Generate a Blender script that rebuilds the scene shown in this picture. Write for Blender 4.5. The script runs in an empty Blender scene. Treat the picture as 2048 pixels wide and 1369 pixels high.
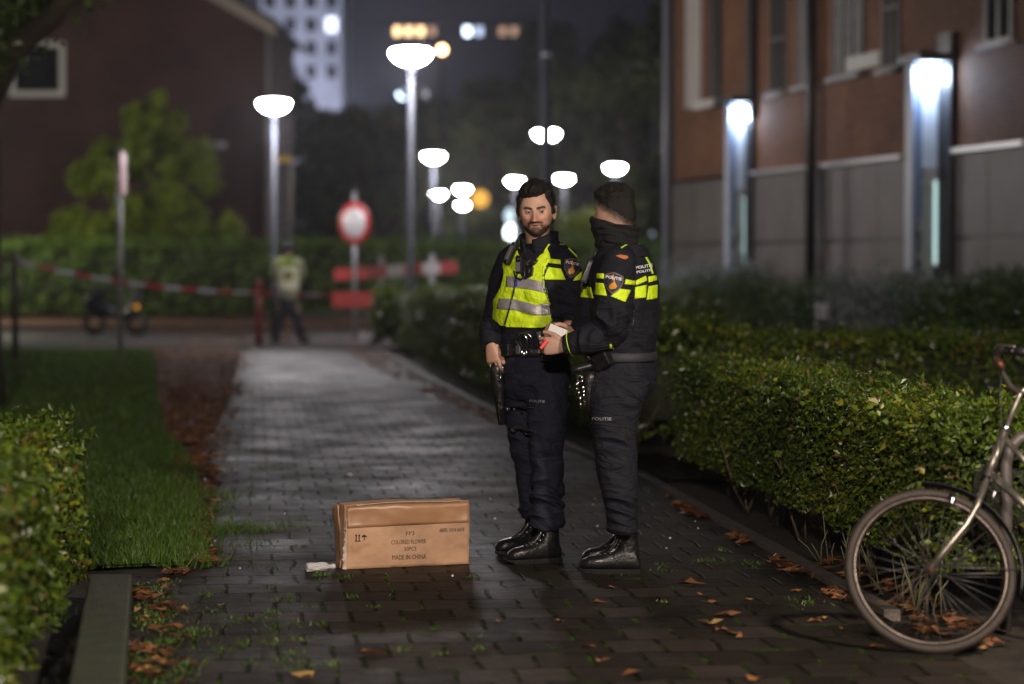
import bpy, bmesh, math, random
import numpy as np
from mathutils import Vector, Matrix, noise
from mathutils.bvhtree import BVHTree

R = math.radians
SC = bpy.context.scene
COL = SC.collection
random.seed(7)
RNG = np.random.default_rng(7)

# ------------------------------------------------------------------ camera
FPX = 4836.0                       # focal length in photo pixels (85 mm lens)
CAMH = 1.47
PITCH = math.atan(159.5 / FPX)
cam_d = bpy.data.cameras.new('camera'); cam = bpy.data.objects.new('camera', cam_d); COL.objects.link(cam)
cam.location = (0, 0, CAMH); cam.rotation_euler = (R(90) - PITCH, 0, 0)
cam_d.sensor_width = 36; cam_d.lens = 85; cam_d.clip_start = 0.3; cam_d.clip_end = 1500
cam_d.dof.use_dof = True; cam_d.dof.focus_distance = 11.5; cam_d.dof.aperture_fstop = 1.45
SC.camera = cam
CAMP = Vector((0, 0, CAMH))
_cp, _sp = math.cos(PITCH), math.sin(PITCH)
def ray(px, py):
    u = (px - 1024) / FPX; v = -(py - 684.5) / FPX
    return Vector((u, _cp + v * _sp, -_sp + v * _cp))
def W(px, py, D):                  # point at depth D (world Y)
    d = ray(px, py); return CAMP + d * (D / d.y)
def G(px, py, z=0.0):              # point on the ground
    d = ray(px, py); return CAMP + d * ((z - CAMH) / d.z)

# ------------------------------------------------------------------ world, lights, exposure
wd = bpy.data.worlds.new('World'); SC.world = wd; wd.use_nodes = True
nt = wd.node_tree; nt.nodes.clear()
out = nt.nodes.new('ShaderNodeOutputWorld'); bg = nt.nodes.new('ShaderNodeBackground')
bg.inputs[0].default_value = (0.62, 0.58, 0.80, 1); bg.inputs[1].default_value = 0.008
nt.links.new(bg.outputs[0], out.inputs[0])
SC.view_settings.view_transform = 'Standard'; SC.view_settings.look = 'None'
SC.view_settings.exposure = 1.0; SC.view_settings.gamma = 1
SC.render.engine = 'CYCLES'
SC.cycles.use_denoising = True
SC.cycles.max_bounces = 5; SC.cycles.diffuse_bounces = 2; SC.cycles.glossy_bounces = 3
SC.cycles.sample_clamp_indirect = 4.0
SC.cycles.sample_clamp_direct = 0
SC.cycles.caustics_reflective = False; SC.cycles.caustics_refractive = False
def point_light(name, loc, power, color, size=0.15):
    l = bpy.data.lights.new(name, 'POINT'); l.energy = power; l.color = color; l.shadow_soft_size = size
    o = bpy.data.objects.new(name, l); COL.objects.link(o); o.location = loc; return o
# the near and rear street lamps this side of the frame, behind and right of the photographer
point_light('near_street_light', (3.7, 4.3, 4.3), 1050, (1.0, 0.86, 0.70), 0.22)
point_light('bush_fill_light', (-14.5, 55.5, 4.7), 620, (1.0, 0.97, 0.78), 0.22)  # added unseen fill left of frame, brightens the small tree, far hedge and house
point_light('rear_street_light', (-0.4, -4.0, 4.2), 2300, (1.0, 0.84, 0.72), 0.22)

LAMP_E = 60.0                      # radiance of the lit lamp bowls

# ------------------------------------------------------------------ materials
MATS = {}
def mat(name, col, rough=0.7, metal=0.0, crease=0, nscale=0, namt=0.25, bump=0, bscale=None, spec=0.5, emit=None, coat=0, sheen=0, roughvar=0):
    if name in MATS: return MATS[name]
    m = bpy.data.materials.new(name); m.use_nodes = True; nt = m.node_tree; N = nt.nodes; L = nt.links
    b = N['Principled BSDF']; b.inputs['Base Color'].default_value = (*col, 1); b.inputs['Roughness'].default_value = rough
    b.inputs['Metallic'].default_value = metal; b.inputs['Specular IOR Level'].default_value = spec
    if coat: b.inputs['Coat Weight'].default_value = coat; b.inputs['Coat Roughness'].default_value = 0.12
    if sheen: b.inputs['Sheen Weight'].default_value = sheen
    if emit: b.inputs['Emission Color'].default_value = (*emit[0], 1); b.inputs['Emission Strength'].default_value = emit[1]
    if nscale or bump or roughvar:
        tc = N.new('ShaderNodeTexCoord')
        n = N.new('ShaderNodeTexNoise'); n.inputs['Scale'].default_value = nscale or 20; n.inputs['Detail'].default_value = 6; n.inputs['Roughness'].default_value = 0.65
        L.new(tc.outputs['Object'], n.inputs['Vector'])
        if nscale:
            mr = N.new('ShaderNodeMapRange'); mr.inputs[1].default_value = 0.3; mr.inputs[2].default_value = 0.7
            mr.inputs[3].default_value = 1 - namt; mr.inputs[4].default_value = 1 + namt
            L.new(n.outputs[0], mr.inputs[0])
            mx = N.new('ShaderNodeVectorMath'); mx.operation = 'SCALE'; mx.inputs[0].default_value = col
            L.new(mr.outputs[0], mx.inputs['Scale']); L.new(mx.outputs[0], b.inputs['Base Color'])
        if roughvar:
            mr2 = N.new('ShaderNodeMapRange'); mr2.inputs[1].default_value = 0.3; mr2.inputs[2].default_value = 0.7
            mr2.inputs[3].default_value = rough - roughvar; mr2.inputs[4].default_value = rough + roughvar
            L.new(n.outputs[0], mr2.inputs[0]); L.new(mr2.outputs[0], b.inputs['Roughness'])
        if bump:
            n2 = N.new('ShaderNodeTexNoise'); n2.inputs['Scale'].default_value = bscale or 60; n2.inputs['Detail'].default_value = 5
            L.new(tc.outputs['Object'], n2.inputs['Vector'])
            bp = N.new('ShaderNodeBump'); bp.inputs['Strength'].default_value = bump; bp.inputs['Distance'].default_value = 0.02
            L.new(n2.outputs[0], bp.inputs['Height']); L.new(bp.outputs[0], b.inputs['Normal'])
            if crease:
                mp = N.new('ShaderNodeMapping'); mp.inputs['Scale'].default_value = (5, 5, 13); mp.inputs['Rotation'].default_value = (.3, .5, 0); L.new(tc.outputs['Object'], mp.inputs[0])
                n3 = N.new('ShaderNodeTexNoise'); n3.inputs['Scale'].default_value = 1.0; n3.inputs['Detail'].default_value = 3; n3.inputs['Distortion'].default_value = 1.2; L.new(mp.outputs[0], n3.inputs['Vector'])
                a1 = N.new('ShaderNodeMath'); a1.operation = 'SUBTRACT'; a1.inputs[1].default_value = .5; L.new(n3.outputs[0], a1.inputs[0])
                a2 = N.new('ShaderNodeMath'); a2.operation = 'ABSOLUTE'; L.new(a1.outputs[0], a2.inputs[0]); a3 = N.new('ShaderNodeMath'); a3.operation = 'POWER'; a3.inputs[1].default_value = .6; L.new(a2.outputs[0], a3.inputs[0])
                b3 = N.new('ShaderNodeBump'); b3.inputs['Strength'].default_value = crease; b3.inputs['Distance'].default_value = .03; L.new(a3.outputs[0], b3.inputs['Height']); L.new(bp.outputs[0], b3.inputs['Normal']); L.new(b3.outputs[0], b.inputs['Normal'])
    MATS[name] = m; return m

def ramp_mat(name, stops, rough=0.4, attr='rnd', spec=0.5, transl=0.0):
    """leaf material: colour picked per leaf from a ramp"""
    if name in MATS: return MATS[name]
    m = bpy.data.materials.new(name); m.use_nodes = True; nt = m.node_tree; N = nt.nodes; L = nt.links
    b = N['Principled BSDF']; b.inputs['Roughness'].default_value = rough; b.inputs['Specular IOR Level'].default_value = spec
    a = N.new('ShaderNodeAttribute'); a.attribute_name = attr
    r = N.new('ShaderNodeValToRGB'); e = r.color_ramp.elements
    while len(e) < len(stops): e.new(0.5)
    for k, (p, c) in enumerate(stops): e[k].position = p; e[k].color = (*c, 1)
    L.new(a.outputs['Fac'], r.inputs[0]); L.new(r.outputs[0], b.inputs['Base Color'])
    if transl:
        t = N.new('ShaderNodeBsdfTranslucent'); L.new(r.outputs[0], t.inputs[0])
        mx = N.new('ShaderNodeMixShader'); mx.inputs[0].default_value = transl
        L.new(b.outputs[0], mx.inputs[1]); L.new(t.outputs[0], mx.inputs[2]); L.new(mx.outputs[0], N['Material Output'].inputs[0])
    MATS[name] = m; return m

def emit_mat(name, col, s):
    if name in MATS: return MATS[name]
    m = bpy.data.materials.new(name); m.use_nodes = True; nt = m.node_tree; nt.nodes.clear()
    e = nt.nodes.new('ShaderNodeEmission'); e.inputs[0].default_value = (*col, 1); e.inputs[1].default_value = s
    o = nt.nodes.new('ShaderNodeOutputMaterial'); nt.links.new(e.outputs[0], o.inputs[0]); MATS[name] = m; return m

# ------------------------------------------------------------------ object helpers
def tag(o, label=None, cat=None, group=None, kind=None):
    if label: o['label'] = label
    if cat: o['category'] = cat
    if group: o['group'] = group
    if kind: o['kind'] = kind
    return o
def empty(name, loc=(0, 0, 0), label=None, cat=None, group=None, rz=0):
    o = bpy.data.objects.new(name, None); COL.objects.link(o); o.location = loc; o.rotation_euler = (0, 0, rz)
    o.empty_display_size = 0.1
    return tag(o, label, cat, group)
def link_mesh(name, me, m=None, parent=None, world=True):
    """link a mesh whose vertices are in world coordinates; keep it there under its parent"""
    o = bpy.data.objects.new(name, me); COL.objects.link(o)
    if m is not None:
        for x in (m if isinstance(m, (list, tuple)) else [m]): me.materials.append(x)
    if parent is not None:
        o.parent = parent
        if world: o.matrix_parent_inverse = wmat(parent).inverted()
    return o
def wmat(o):
    m = Matrix.LocRotScale(o.location, o.rotation_euler, o.scale)
    if o.parent: m = wmat(o.parent) @ o.matrix_parent_inverse @ m
    return m
def copy_tree(o, parent=None):
    c = o.copy(); COL.objects.link(c)
    if parent is not None: c.parent = parent
    for ch in list(o.children): copy_tree(ch, c)
    return c

class MB:
    def __init__(s): s.v = []; s.f = []; s.mi = []; s.sm = []
    def add(s, vs, fs, mi=0, smooth=False):
        n = len(s.v); s.v += [tuple(v) for v in vs]
        for f in fs: s.f.append(tuple(i + n for i in f)); s.mi.append(mi); s.sm.append(smooth)
        return s
    def box(s, lo, hi, mi=0, M=None):
        x0, y0, z0 = lo; x1, y1, z1 = hi
        vs = [Vector(p) for p in ((x0,y0,z0),(x1,y0,z0),(x1,y1,z0),(x0,y1,z0),(x0,y0,z1),(x1,y0,z1),(x1,y1,z1),(x0,y1,z1))]
        if M is not None: vs = [M @ v for v in vs]
        return s.add(vs, [(0,3,2,1),(4,5,6,7),(0,1,5,4),(1,2,6,5),(2,3,7,6),(3,0,4,7)], mi)
    def quad(s, a, b, c, d, mi=0): return s.add([a, b, c, d], [(0, 1, 2, 3)], mi)
    def tube(s, pts, rad, n=10, mi=0, cap=True, flat=None, up=None):
        """round tube through pts; rad number or list; flat=(ratio) squashes along 2nd axis"""
        pts = [Vector(p) for p in pts]; k = len(pts)
        rads = rad if isinstance(rad, (list, tuple)) else [rad] * k
        vs = []; fs = []
        prev = None
        for i in range(k):
            t = (pts[min(i+1, k-1)] - pts[max(i-1, 0)]).normalized()
            if prev is None:
                ref = Vector(up) if up is not None else (Vector((0, 0, 1)) if abs(t.z) < 0.9 else Vector((0, 1, 0)))
                a = t.cross(ref).normalized()
            else:
                a = (prev - t * prev.dot(t)).normalized()
            prev = a; b = t.cross(a)
            r = rads[i]; ra, rb = r if isinstance(r, tuple) else (r, r * (flat or 1))
            for j in range(n):
                q = 2 * math.pi * j / n
                vs.append(pts[i] + a * (math.cos(q) * ra) + b * (math.sin(q) * rb))
        for i in range(k-1):
            for j in range(n):
                j2 = (j+1) % n
                fs.append((i*n+j, i*n+j2, (i+1)*n+j2, (i+1)*n+j))
        if cap:
            fs.append(tuple(range(n-1, -1, -1))); fs.append(tuple((k-1)*n + j for j in range(n)))
        return s.add(vs, fs, mi, True)
    def rings(s, rings, mi=0, cap=True, closed=False):
        """rings: list of equal-length vertex loops"""
        n = len(rings[0]); k = len(rings); vs = [p for r in rings for p in r]; fs = []
        for i in range(k - (0 if closed else 1)):
            i2 = (i+1) % k
            for j in range(n):
                j2 = (j+1) % n
                fs.append((i*n+j, i*n+j2, i2*n+j2, i2*n+j))
        if cap and not closed:
            fs.append(tuple(range(n-1, -1, -1))); fs.append(tuple((k-1)*n + j for j in range(n)))
        return s.add(vs, fs, mi, True)
    def ell(s, c, r, M=None, nu=16, nv=10, mi=0):
        c = Vector(c); rr = []
        for i in range(1, nv):
            ph = math.pi * i / nv; ring = []
            for j in range(nu):
                q = 2 * math.pi * j / nu
                p = Vector((r[0]*math.sin(ph)*math.cos(q), r[1]*math.sin(ph)*math.sin(q), -r[2]*math.cos(ph)))
                ring.append(c + (M @ p if M is not None else p))
            rr.append(ring)
        n0 = len(rr) * nu
        top = c + (M @ Vector((0, 0, r[2])) if M is not None else Vector((0, 0, r[2])))
        bot = c - (M @ Vector((0, 0, r[2])) if M is not None else Vector((0, 0, r[2])))
        vs = [p for r_ in rr for p in r_] + [bot, top]; fs = []
        for i in range(len(rr)-1):
            for j in range(nu):
                j2 = (j+1) % nu; fs.append((i*nu+j, i*nu+j2, (i+1)*nu+j2, (i+1)*nu+j))
        for j in range(nu):
            j2 = (j+1) % nu; fs.append((n0, j2, j)); k = (len(rr)-1)*nu; fs.append((n0+1, k+j, k+j2))
        return s.add(vs, fs, mi, True)
    def revolve(s, c, prof, n=24, mi=0, axis=None, cap=True):
        """prof: list of (r, z)"""
        c = Vector(c); M = axis if axis is not None else Matrix.Identity(3)
        rr = [[c + M @ Vector((r*math.cos(2*math.pi*j/n), r*math.sin(2*math.pi*j/n), z)) for j in range(n)] for r, z in prof]
        return s.rings(rr, mi, cap)
    def mesh(s, name='m'):
        me = bpy.data.meshes.new(name); me.from_pydata([tuple(v) for v in s.v], [], s.f)
        me.polygons.foreach_set('material_index', s.mi); me.polygons.foreach_set('use_smooth', s.sm); me.update()
        return me
    def build(s, name, m, parent=None, bevel=0):
        o = link_mesh(name, s.mesh(name), m, parent)
        if bevel:
            b = o.modifiers.new('bevel', 'BEVEL'); b.width = bevel; b.segments = 2; b.limit_method = 'ANGLE'
        return o

def np_mesh(name, V, F, m, parent=None, attr=None, smooth=False):
    """fast mesh: V (n,3), F (m,k) all faces of k corners; attr per-vertex float 'rnd'"""
    me = bpy.data.meshes.new(name); n = len(V); k = F.shape[1]
    me.vertices.add(n); me.vertices.foreach_set('co', V.astype(np.float32).ravel())
    me.loops.add(F.size); me.loops.foreach_set('vertex_index', F.astype(np.int32).ravel())
    me.polygons.add(len(F)); me.polygons.foreach_set('loop_start', (np.arange(len(F)) * k).astype(np.int32))
    try: me.polygons.foreach_set('loop_total', np.full(len(F), k, np.int32))
    except Exception: pass
    if attr is not None:
        a = me.attributes.new('rnd', 'FLOAT', 'POINT'); a.data.foreach_set('value', attr.astype(np.float32))
    me.update(calc_edges=True)
    me.polygons.foreach_set('use_smooth', np.full(len(F), smooth))
    return link_mesh(name, me, m, parent)

def leaves(P, size, seed=0, up_bias=0.0, out_n=None, aspect=0.55, var=0.35):
    """folded leaf per point: two triangles sharing the midrib -> V, F(3), rnd"""
    rg = np.random.default_rng(seed); n = len(P)
    d = rg.normal(size=(n, 3)); d[:, 2] += up_bias; d /= np.linalg.norm(d, axis=1)[:, None]
    s = rg.normal(size=(n, 3))
    if out_n is not None: s = np.cross(d, out_n + 0.7 * s)
    else: s = np.cross(d, s)
    s /= np.linalg.norm(s, axis=1)[:, None] + 1e-9
    nn = np.cross(d, s)
    L = (size * (1 + var * rg.uniform(-1, 1, n)))[:, None]
    base = P - d * L * 0.5; tip = P + d * L * 0.5
    l = P + s * L * aspect * 0.5 + nn * L * 0.12; r = P - s * L * aspect * 0.5 + nn * L * 0.12
    V = np.stack([base, l, tip, r], 1).reshape(-1, 3)
    i = np.arange(n) * 4
    F = np.concatenate([np.stack([i, i+1, i+2], 1), np.stack([i, i+2, i+3], 1)])
    rnd = np.repeat(rg.uniform(0, 1, n), 4)
    return V, F, rnd
def tri_join(parts):
    Vs, Fs, Rs = [], [], []; n = 0
    for V, F, r in parts:
        Vs.append(V); Fs.append(F + n); Rs.append(r); n += len(V)
    return np.concatenate(Vs), np.concatenate(Fs), np.concatenate(Rs)

# shared materials
GRN = ramp_mat('hedge_leaf', [(0, (0.030, 0.050, 0.010)), (0.45, (0.058, 0.100, 0.012)), (0.8, (0.125, 0.175, 0.016)), (0.97, (0.24, 0.25, 0.025)), (1, (0.13, 0.075, 0.03))], 0.33, transl=0.18)
DGRN = ramp_mat('dark_leaf', [(0, (0.025, 0.05, 0.014)), (0.5, (0.055, 0.105, 0.025)), (1, (0.12, 0.18, 0.05))], 0.35, transl=0.15)
TGRN = ramp_mat('tree_leaf', [(0, (0.03, 0.045, 0.015)), (0.5, (0.075, 0.11, 0.025)), (1, (0.17, 0.19, 0.04))], 0.5, transl=0.25)
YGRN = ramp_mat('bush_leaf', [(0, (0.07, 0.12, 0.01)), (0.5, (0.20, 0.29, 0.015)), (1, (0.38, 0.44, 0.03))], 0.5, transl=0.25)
GREYG = ramp_mat('grey_leaf', [(0, (0.10, 0.14, 0.12)), (0.6, (0.24, 0.29, 0.28)), (1, (0.46, 0.50, 0.50))], 0.5)
BROWNL = ramp_mat('litter_leaf', [(0, (0.05, 0.023, 0.012)), (0.5, (0.15, 0.062, 0.028)), (0.85, (0.26, 0.11, 0.048)), (1, (0.30, 0.19, 0.07))], 0.45)
BARK = mat('bark', (0.06, 0.045, 0.035), 0.8, nscale=12, bump=0.6, bscale=25)
TWIG = mat('twig', (0.12, 0.09, 0.06), 0.7)
STEEL = mat('galvanised_steel', (0.42, 0.43, 0.45), 0.42, 0.6, nscale=8, namt=0.15)
POLEM = mat('painted_pole', (0.010, 0.013, 0.022), 0.7, 0.1, nscale=5, namt=0.12)
BLACKP = mat('black_plastic', (0.012, 0.012, 0.014), 0.38, bump=0.1, bscale=150)
# ================================================================== ground, path, lawn
DIRX = -0.1066
def kerb_x(Y): return 2.611 + DIRX * Y
def left_x(Y): return -0.38 + DIRX * Y
PROT = Matrix.Rotation(math.atan(0.1066), 4, 'Z')

def paver_mat():
    m = bpy.data.materials.new('wet_paving'); m.use_nodes = True; nt = m.node_tree; N = nt.nodes; L = nt.links
    b = N['Principled BSDF']; tc = N.new('ShaderNodeTexCoord')
    wob = N.new('ShaderNodeTexNoise'); wob.inputs['Scale'].default_value = 3.0
    L.new(tc.outputs['Object'], wob.inputs['Vector'])
    wv = N.new('ShaderNodeVectorMath'); wv.operation = 'MULTIPLY_ADD'; wv.inputs[1].default_value = (0.05, 0.07, 0)
    L.new(wob.outputs['Color'], wv.inputs[0]); L.new(tc.outputs['Object'], wv.inputs[2])
    br = N.new('ShaderNodeTexBrick'); br.inputs['Scale'].default_value = 1
    br.inputs['Brick Width'].default_value = 0.21; br.inputs['Row Height'].default_value = 0.30
    br.inputs['Mortar Size'].default_value = 0.0115; br.inputs['Mortar Smooth'].default_value = 0.5; br.inputs['Bias'].default_value = 0
    br.inputs['Color1'].default_value = (0.022, 0.018, 0.016, 1); br.inputs['Color2'].default_value = (0.042, 0.034, 0.030, 1)
    br.inputs['Mortar'].default_value = (0.014, 0.012, 0.009, 1)
    L.new(wv.outputs[0], br.inputs['Vector'])
    def noise_(sc, det=4, rough=0.6):
        n = N.new('ShaderNodeTexNoise'); n.inputs['Scale'].default_value = sc; n.inputs['Detail'].default_value = det; n.inputs['Roughness'].default_value = rough
        L.new(tc.outputs['Object'], n.inputs['Vector']); return n
    def mrange(src, a, c, d, e):
        r = N.new('ShaderNodeMapRange'); r.inputs[1].default_value = a; r.inputs[2].default_value = c; r.inputs[3].default_value = d; r.inputs[4].default_value = e
        L.new(src, r.inputs[0]); return r
    grain = noise_(120, 3); blot = noise_(1.3, 5); mossn = noise_(5.5, 5, 0.7)
    # colour: brick * blotches * grain
    k = mrange(blot.outputs[0], 0.3, 0.7, 0.6, 1.35); g = mrange(grain.outputs[0], 0.35, 0.7, 0.55, 1.6)
    mul = N.new('ShaderNodeMath'); mul.operation = 'MULTIPLY'; L.new(k.outputs[0], mul.inputs[0]); L.new(g.outputs[0], mul.inputs[1])
    sc = N.new('ShaderNodeVectorMath'); sc.operation = 'SCALE'; L.new(br.outputs['Color'], sc.inputs[0]); L.new(mul.outputs[0], sc.inputs['Scale'])
    mossk = mrange(mossn.outputs[0], 0.50, 0.62, 0, 1)
    jm = N.new('ShaderNodeMath'); jm.operation = 'MULTIPLY'; L.new(br.outputs['Fac'], jm.inputs[0]); L.new(mossk.outputs[0], jm.inputs[1])
    mx = N.new('ShaderNodeMix'); mx.data_type = 'RGBA'; mx.inputs['B'].default_value = (0.045, 0.085, 0.012, 1)
    L.new(jm.outputs[0], mx.inputs['Factor']); L.new(sc.outputs[0], mx.inputs['A']); L.new(mx.outputs['Result'], b.inputs['Base Color'])
    rr = mrange(blot.outputs[0], 0.35, 0.65, 0.38, 0.62); L.new(rr.outputs[0], b.inputs['Roughness'])
    # bands of lamplight and shade along the path, put into its specular level
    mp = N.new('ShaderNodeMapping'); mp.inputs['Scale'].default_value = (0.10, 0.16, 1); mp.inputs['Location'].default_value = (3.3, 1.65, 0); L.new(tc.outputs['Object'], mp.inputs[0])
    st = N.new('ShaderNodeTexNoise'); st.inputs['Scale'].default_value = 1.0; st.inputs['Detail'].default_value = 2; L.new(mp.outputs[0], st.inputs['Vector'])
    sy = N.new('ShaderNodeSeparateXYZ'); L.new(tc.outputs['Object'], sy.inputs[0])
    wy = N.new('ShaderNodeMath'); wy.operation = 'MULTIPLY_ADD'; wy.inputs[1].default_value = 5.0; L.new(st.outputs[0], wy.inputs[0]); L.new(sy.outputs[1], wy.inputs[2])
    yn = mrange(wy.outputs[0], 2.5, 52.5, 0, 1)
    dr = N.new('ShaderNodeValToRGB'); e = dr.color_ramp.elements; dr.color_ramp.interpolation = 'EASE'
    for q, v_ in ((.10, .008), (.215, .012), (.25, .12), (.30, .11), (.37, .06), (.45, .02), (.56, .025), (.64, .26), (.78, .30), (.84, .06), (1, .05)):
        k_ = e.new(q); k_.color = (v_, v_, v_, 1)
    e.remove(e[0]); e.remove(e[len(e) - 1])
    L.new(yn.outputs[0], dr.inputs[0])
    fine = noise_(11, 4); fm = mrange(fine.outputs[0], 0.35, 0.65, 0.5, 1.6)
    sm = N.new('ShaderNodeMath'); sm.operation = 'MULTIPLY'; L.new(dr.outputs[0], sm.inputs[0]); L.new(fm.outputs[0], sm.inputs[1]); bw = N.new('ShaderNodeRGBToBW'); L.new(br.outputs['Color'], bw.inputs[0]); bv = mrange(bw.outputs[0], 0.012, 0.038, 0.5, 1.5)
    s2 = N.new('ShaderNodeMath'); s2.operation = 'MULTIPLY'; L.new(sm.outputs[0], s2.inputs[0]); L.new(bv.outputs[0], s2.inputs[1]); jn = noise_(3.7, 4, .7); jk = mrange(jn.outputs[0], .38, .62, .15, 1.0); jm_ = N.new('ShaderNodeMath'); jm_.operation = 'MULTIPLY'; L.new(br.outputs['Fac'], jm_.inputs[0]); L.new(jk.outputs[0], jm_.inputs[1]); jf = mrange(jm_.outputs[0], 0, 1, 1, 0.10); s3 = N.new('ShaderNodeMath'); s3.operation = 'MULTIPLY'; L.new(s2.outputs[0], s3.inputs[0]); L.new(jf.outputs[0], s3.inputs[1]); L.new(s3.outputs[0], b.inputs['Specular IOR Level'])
    # height: joints down, every slab tilted a little, coarse grain
    inv = N.new('ShaderNodeMath'); inv.operation = 'MULTIPLY'; inv.inputs[1].default_value = -1.0; L.new(br.outputs['Fac'], inv.inputs[0])
    gs = N.new('ShaderNodeMath'); gs.operation = 'MULTIPLY_ADD'; gs.inputs[1].default_value = 0.75; L.new(grain.outputs[0], gs.inputs[0]); L.new(inv.outputs[0], gs.inputs[2])
    und = noise_(4.2, 3); us = N.new('ShaderNodeMath'); us.operation = 'MULTIPLY_ADD'; us.inputs[1].default_value = 3.0
    L.new(und.outputs[0], us.inputs[0]); L.new(gs.outputs[0], us.inputs[2])
    bp = N.new('ShaderNodeBump'); bp.inputs['Strength'].default_value = 0.9; bp.inputs['Distance'].default_value = 0.008
    L.new(us.outputs[0], bp.inputs['Height']); L.new(bp.outputs[0], b.inputs['Normal'])
    return m
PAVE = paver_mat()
SOIL = mat('soil', (0.030, 0.022, 0.016), 0.85, nscale=6, namt=0.5, bump=0.8, bscale=30)
CONC = mat('mossy_concrete', (0.036, 0.042, 0.022), 0.7, nscale=9, namt=0.45, bump=0.5, bscale=70)
KERBM = mat('edging_concrete', (0.11, 0.085, 0.07), 0.65, nscale=14, namt=0.45, bump=0.5, bscale=60)
LAWNM = mat('lawn_turf', (0.022, 0.050, 0.010), 0.95, spec=.05, nscale=2.5, namt=0.45, bump=0.9, bscale=45)
ASPH = mat('wet_asphalt', (0.12, 0.105, 0.105), 0.42, nscale=3, namt=0.3, bump=0.5, bscale=120, roughvar=0.1)

o = MB().quad((-300, -30, -0.02), (300, -30, -0.02), (300, 420, -0.02), (-300, 420, -0.02)).build('ground', SOIL)
tag(o, kind='structure')

def local_sheet(name, poly, z, m):
    inv = PROT.inverted(); b = MB(); b.add([inv @ Vector((x, y, z)) for x, y in poly], [tuple(range(len(poly)))])
    o = b.build(name, m); o.rotation_euler = (0, 0, math.atan(0.1066)); return tag(o, kind='structure')
kerb_pts = [(kerb_x(3.0), 3.0), (kerb_x(10), 10), (kerb_x(14), 14)]
for px, py in ((1290, 965), (1150, 905), (960, 815), (850, 757), (775, 712), (740, 692)):
    g = G(px, py); kerb_pts.append((g.x, g.y))
lft = [(left_x(Y), Y) for Y in (44, 30, 20, 11.3)]
kr = G(264, 1150); 
left_pts = lft + [(kr.x + 0.02, 11.29), (kr.x + 0.35, 3.0)]
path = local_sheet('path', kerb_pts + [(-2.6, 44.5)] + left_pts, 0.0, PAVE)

# small side path between the two hedges on the right
g1, g2 = G(1290, 952), G(1290, 915)
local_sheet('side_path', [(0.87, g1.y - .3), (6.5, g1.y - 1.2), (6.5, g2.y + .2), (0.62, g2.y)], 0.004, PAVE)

# edging along the right side of the path
def ribbon(name, pts, w, z0, z1, m, kind='structure'):
    b = MB(); rr = []
    for i, (x, y) in enumerate(pts):
        a = Vector(pts[max(i-1, 0)]); c = Vector(pts[min(i+1, len(pts)-1)]); t = (c - a).normalized(); nrm = Vector((t.y, -t.x))
        p = Vector((x, y)); q = p + nrm * w
        rr.append([Vector((p.x, p.y, z0)), Vector((p.x, p.y, z1)), Vector((q.x, q.y, z1)), Vector((q.x, q.y, z0))])
    b.rings(rr); b.sm = [False] * len(b.f)
    return tag(b.build(name, m), kind=kind)
fine = []
for (a, c) in zip(kerb_pts[:-1], kerb_pts[1:]):
    n = max(1, int((Vector(c) - Vector(a)).length / 1.0))
    for k in range(n):
        t = k / n; fine.append((a[0]*(1-t)+c[0]*t + random.uniform(-.006, .006), a[1]*(1-t)+c[1]*t))
fine.append(kerb_pts[-1])
ribbon('kerb', [q for q in fine if q[1] > 9.7], 0.07, -0.02, 0.028, KERBM)

# cross street beyond the path, and the leafy verge behind it
tag(MB().quad((-40, 44.4, -0.006), (40, 44.4, -0.006), (40, 52.5, -0.006), (-40, 52.5, -0.006)).build('street', ASPH), kind='structure')
VERGE = mat('leafy_verge', (0.13, 0.065, 0.04), 0.75, nscale=1.6, namt=0.6, bump=0.8, bscale=9)
tag(MB().box((-40, 52.5, -0.02), (40, 62, 0.10)).build('verge', VERGE), kind='structure')

# lawn
lawn_pts = [tuple(G(*q)[:2]) for q in ((418, 1128), (412, 1040), (398, 960), (372, 905), (330, 862), (318, 800), (312, 740), (308, 702))] + [(-30, 42.5), (-30, 11.5), (-2.2, 11.5)]
tag(MB().add([(x, y, 0.012) for x, y in lawn_pts], [tuple(range(len(lawn_pts)))]).build('lawn', LAWNM), kind='structure')

def in_poly(P, poly):
    x, y = P[:, 0], P[:, 1]; ins = np.zeros(len(P), bool); n = len(poly)
    for i in range(n):
        x1, y1 = poly[i]; x2, y2 = poly[(i+1) % n]
        c = ((y1 > y) != (y2 > y)) & (x < (x2 - x1) * (y - y1) / (y2 - y1 + 1e-12) + x1); ins ^= c
    return ins
def blades(P, h, w, seed, lean=0.45):
    rg = np.random.default_rng(seed); n = len(P); a = rg.uniform(0, 6.283, n)
    H = h * rg.uniform(0.5, 1.25, n); d = np.stack([np.cos(a), np.sin(a), np.zeros(n)], 1) * (w * 0.5)
    l = rg.normal(size=(n, 3)) * lean; l[:, 2] = 1; l /= np.linalg.norm(l, axis=1)[:, None]
    V = np.stack([P - d, P + d, P + l * H[:, None]], 1).reshape(-1, 3)
    F = np.arange(n * 3).reshape(-1, 3)
    return V, F, np.repeat(rg.uniform(0, 1, n), 3)
GRASSM = ramp_mat('grass_blade', [(0, (0.028, 0.072, 0.007)), (0.6, (0.070, 0.150, 0.014)), (1, (0.14, 0.20, 0.03))], 0.45, transl=0.2)
rg = np.random.default_rng(3)
P = np.stack([rg.uniform(-5.5, -1.2, 150000), 11.5 + 12.5 * rg.uniform(0, 1, 150000) ** 1.5, np.full(150000, 0.0)], 1)
P = P[in_poly(P, lawn_pts) & (P[:, 0] > -0.225 * P[:, 1])]
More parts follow.
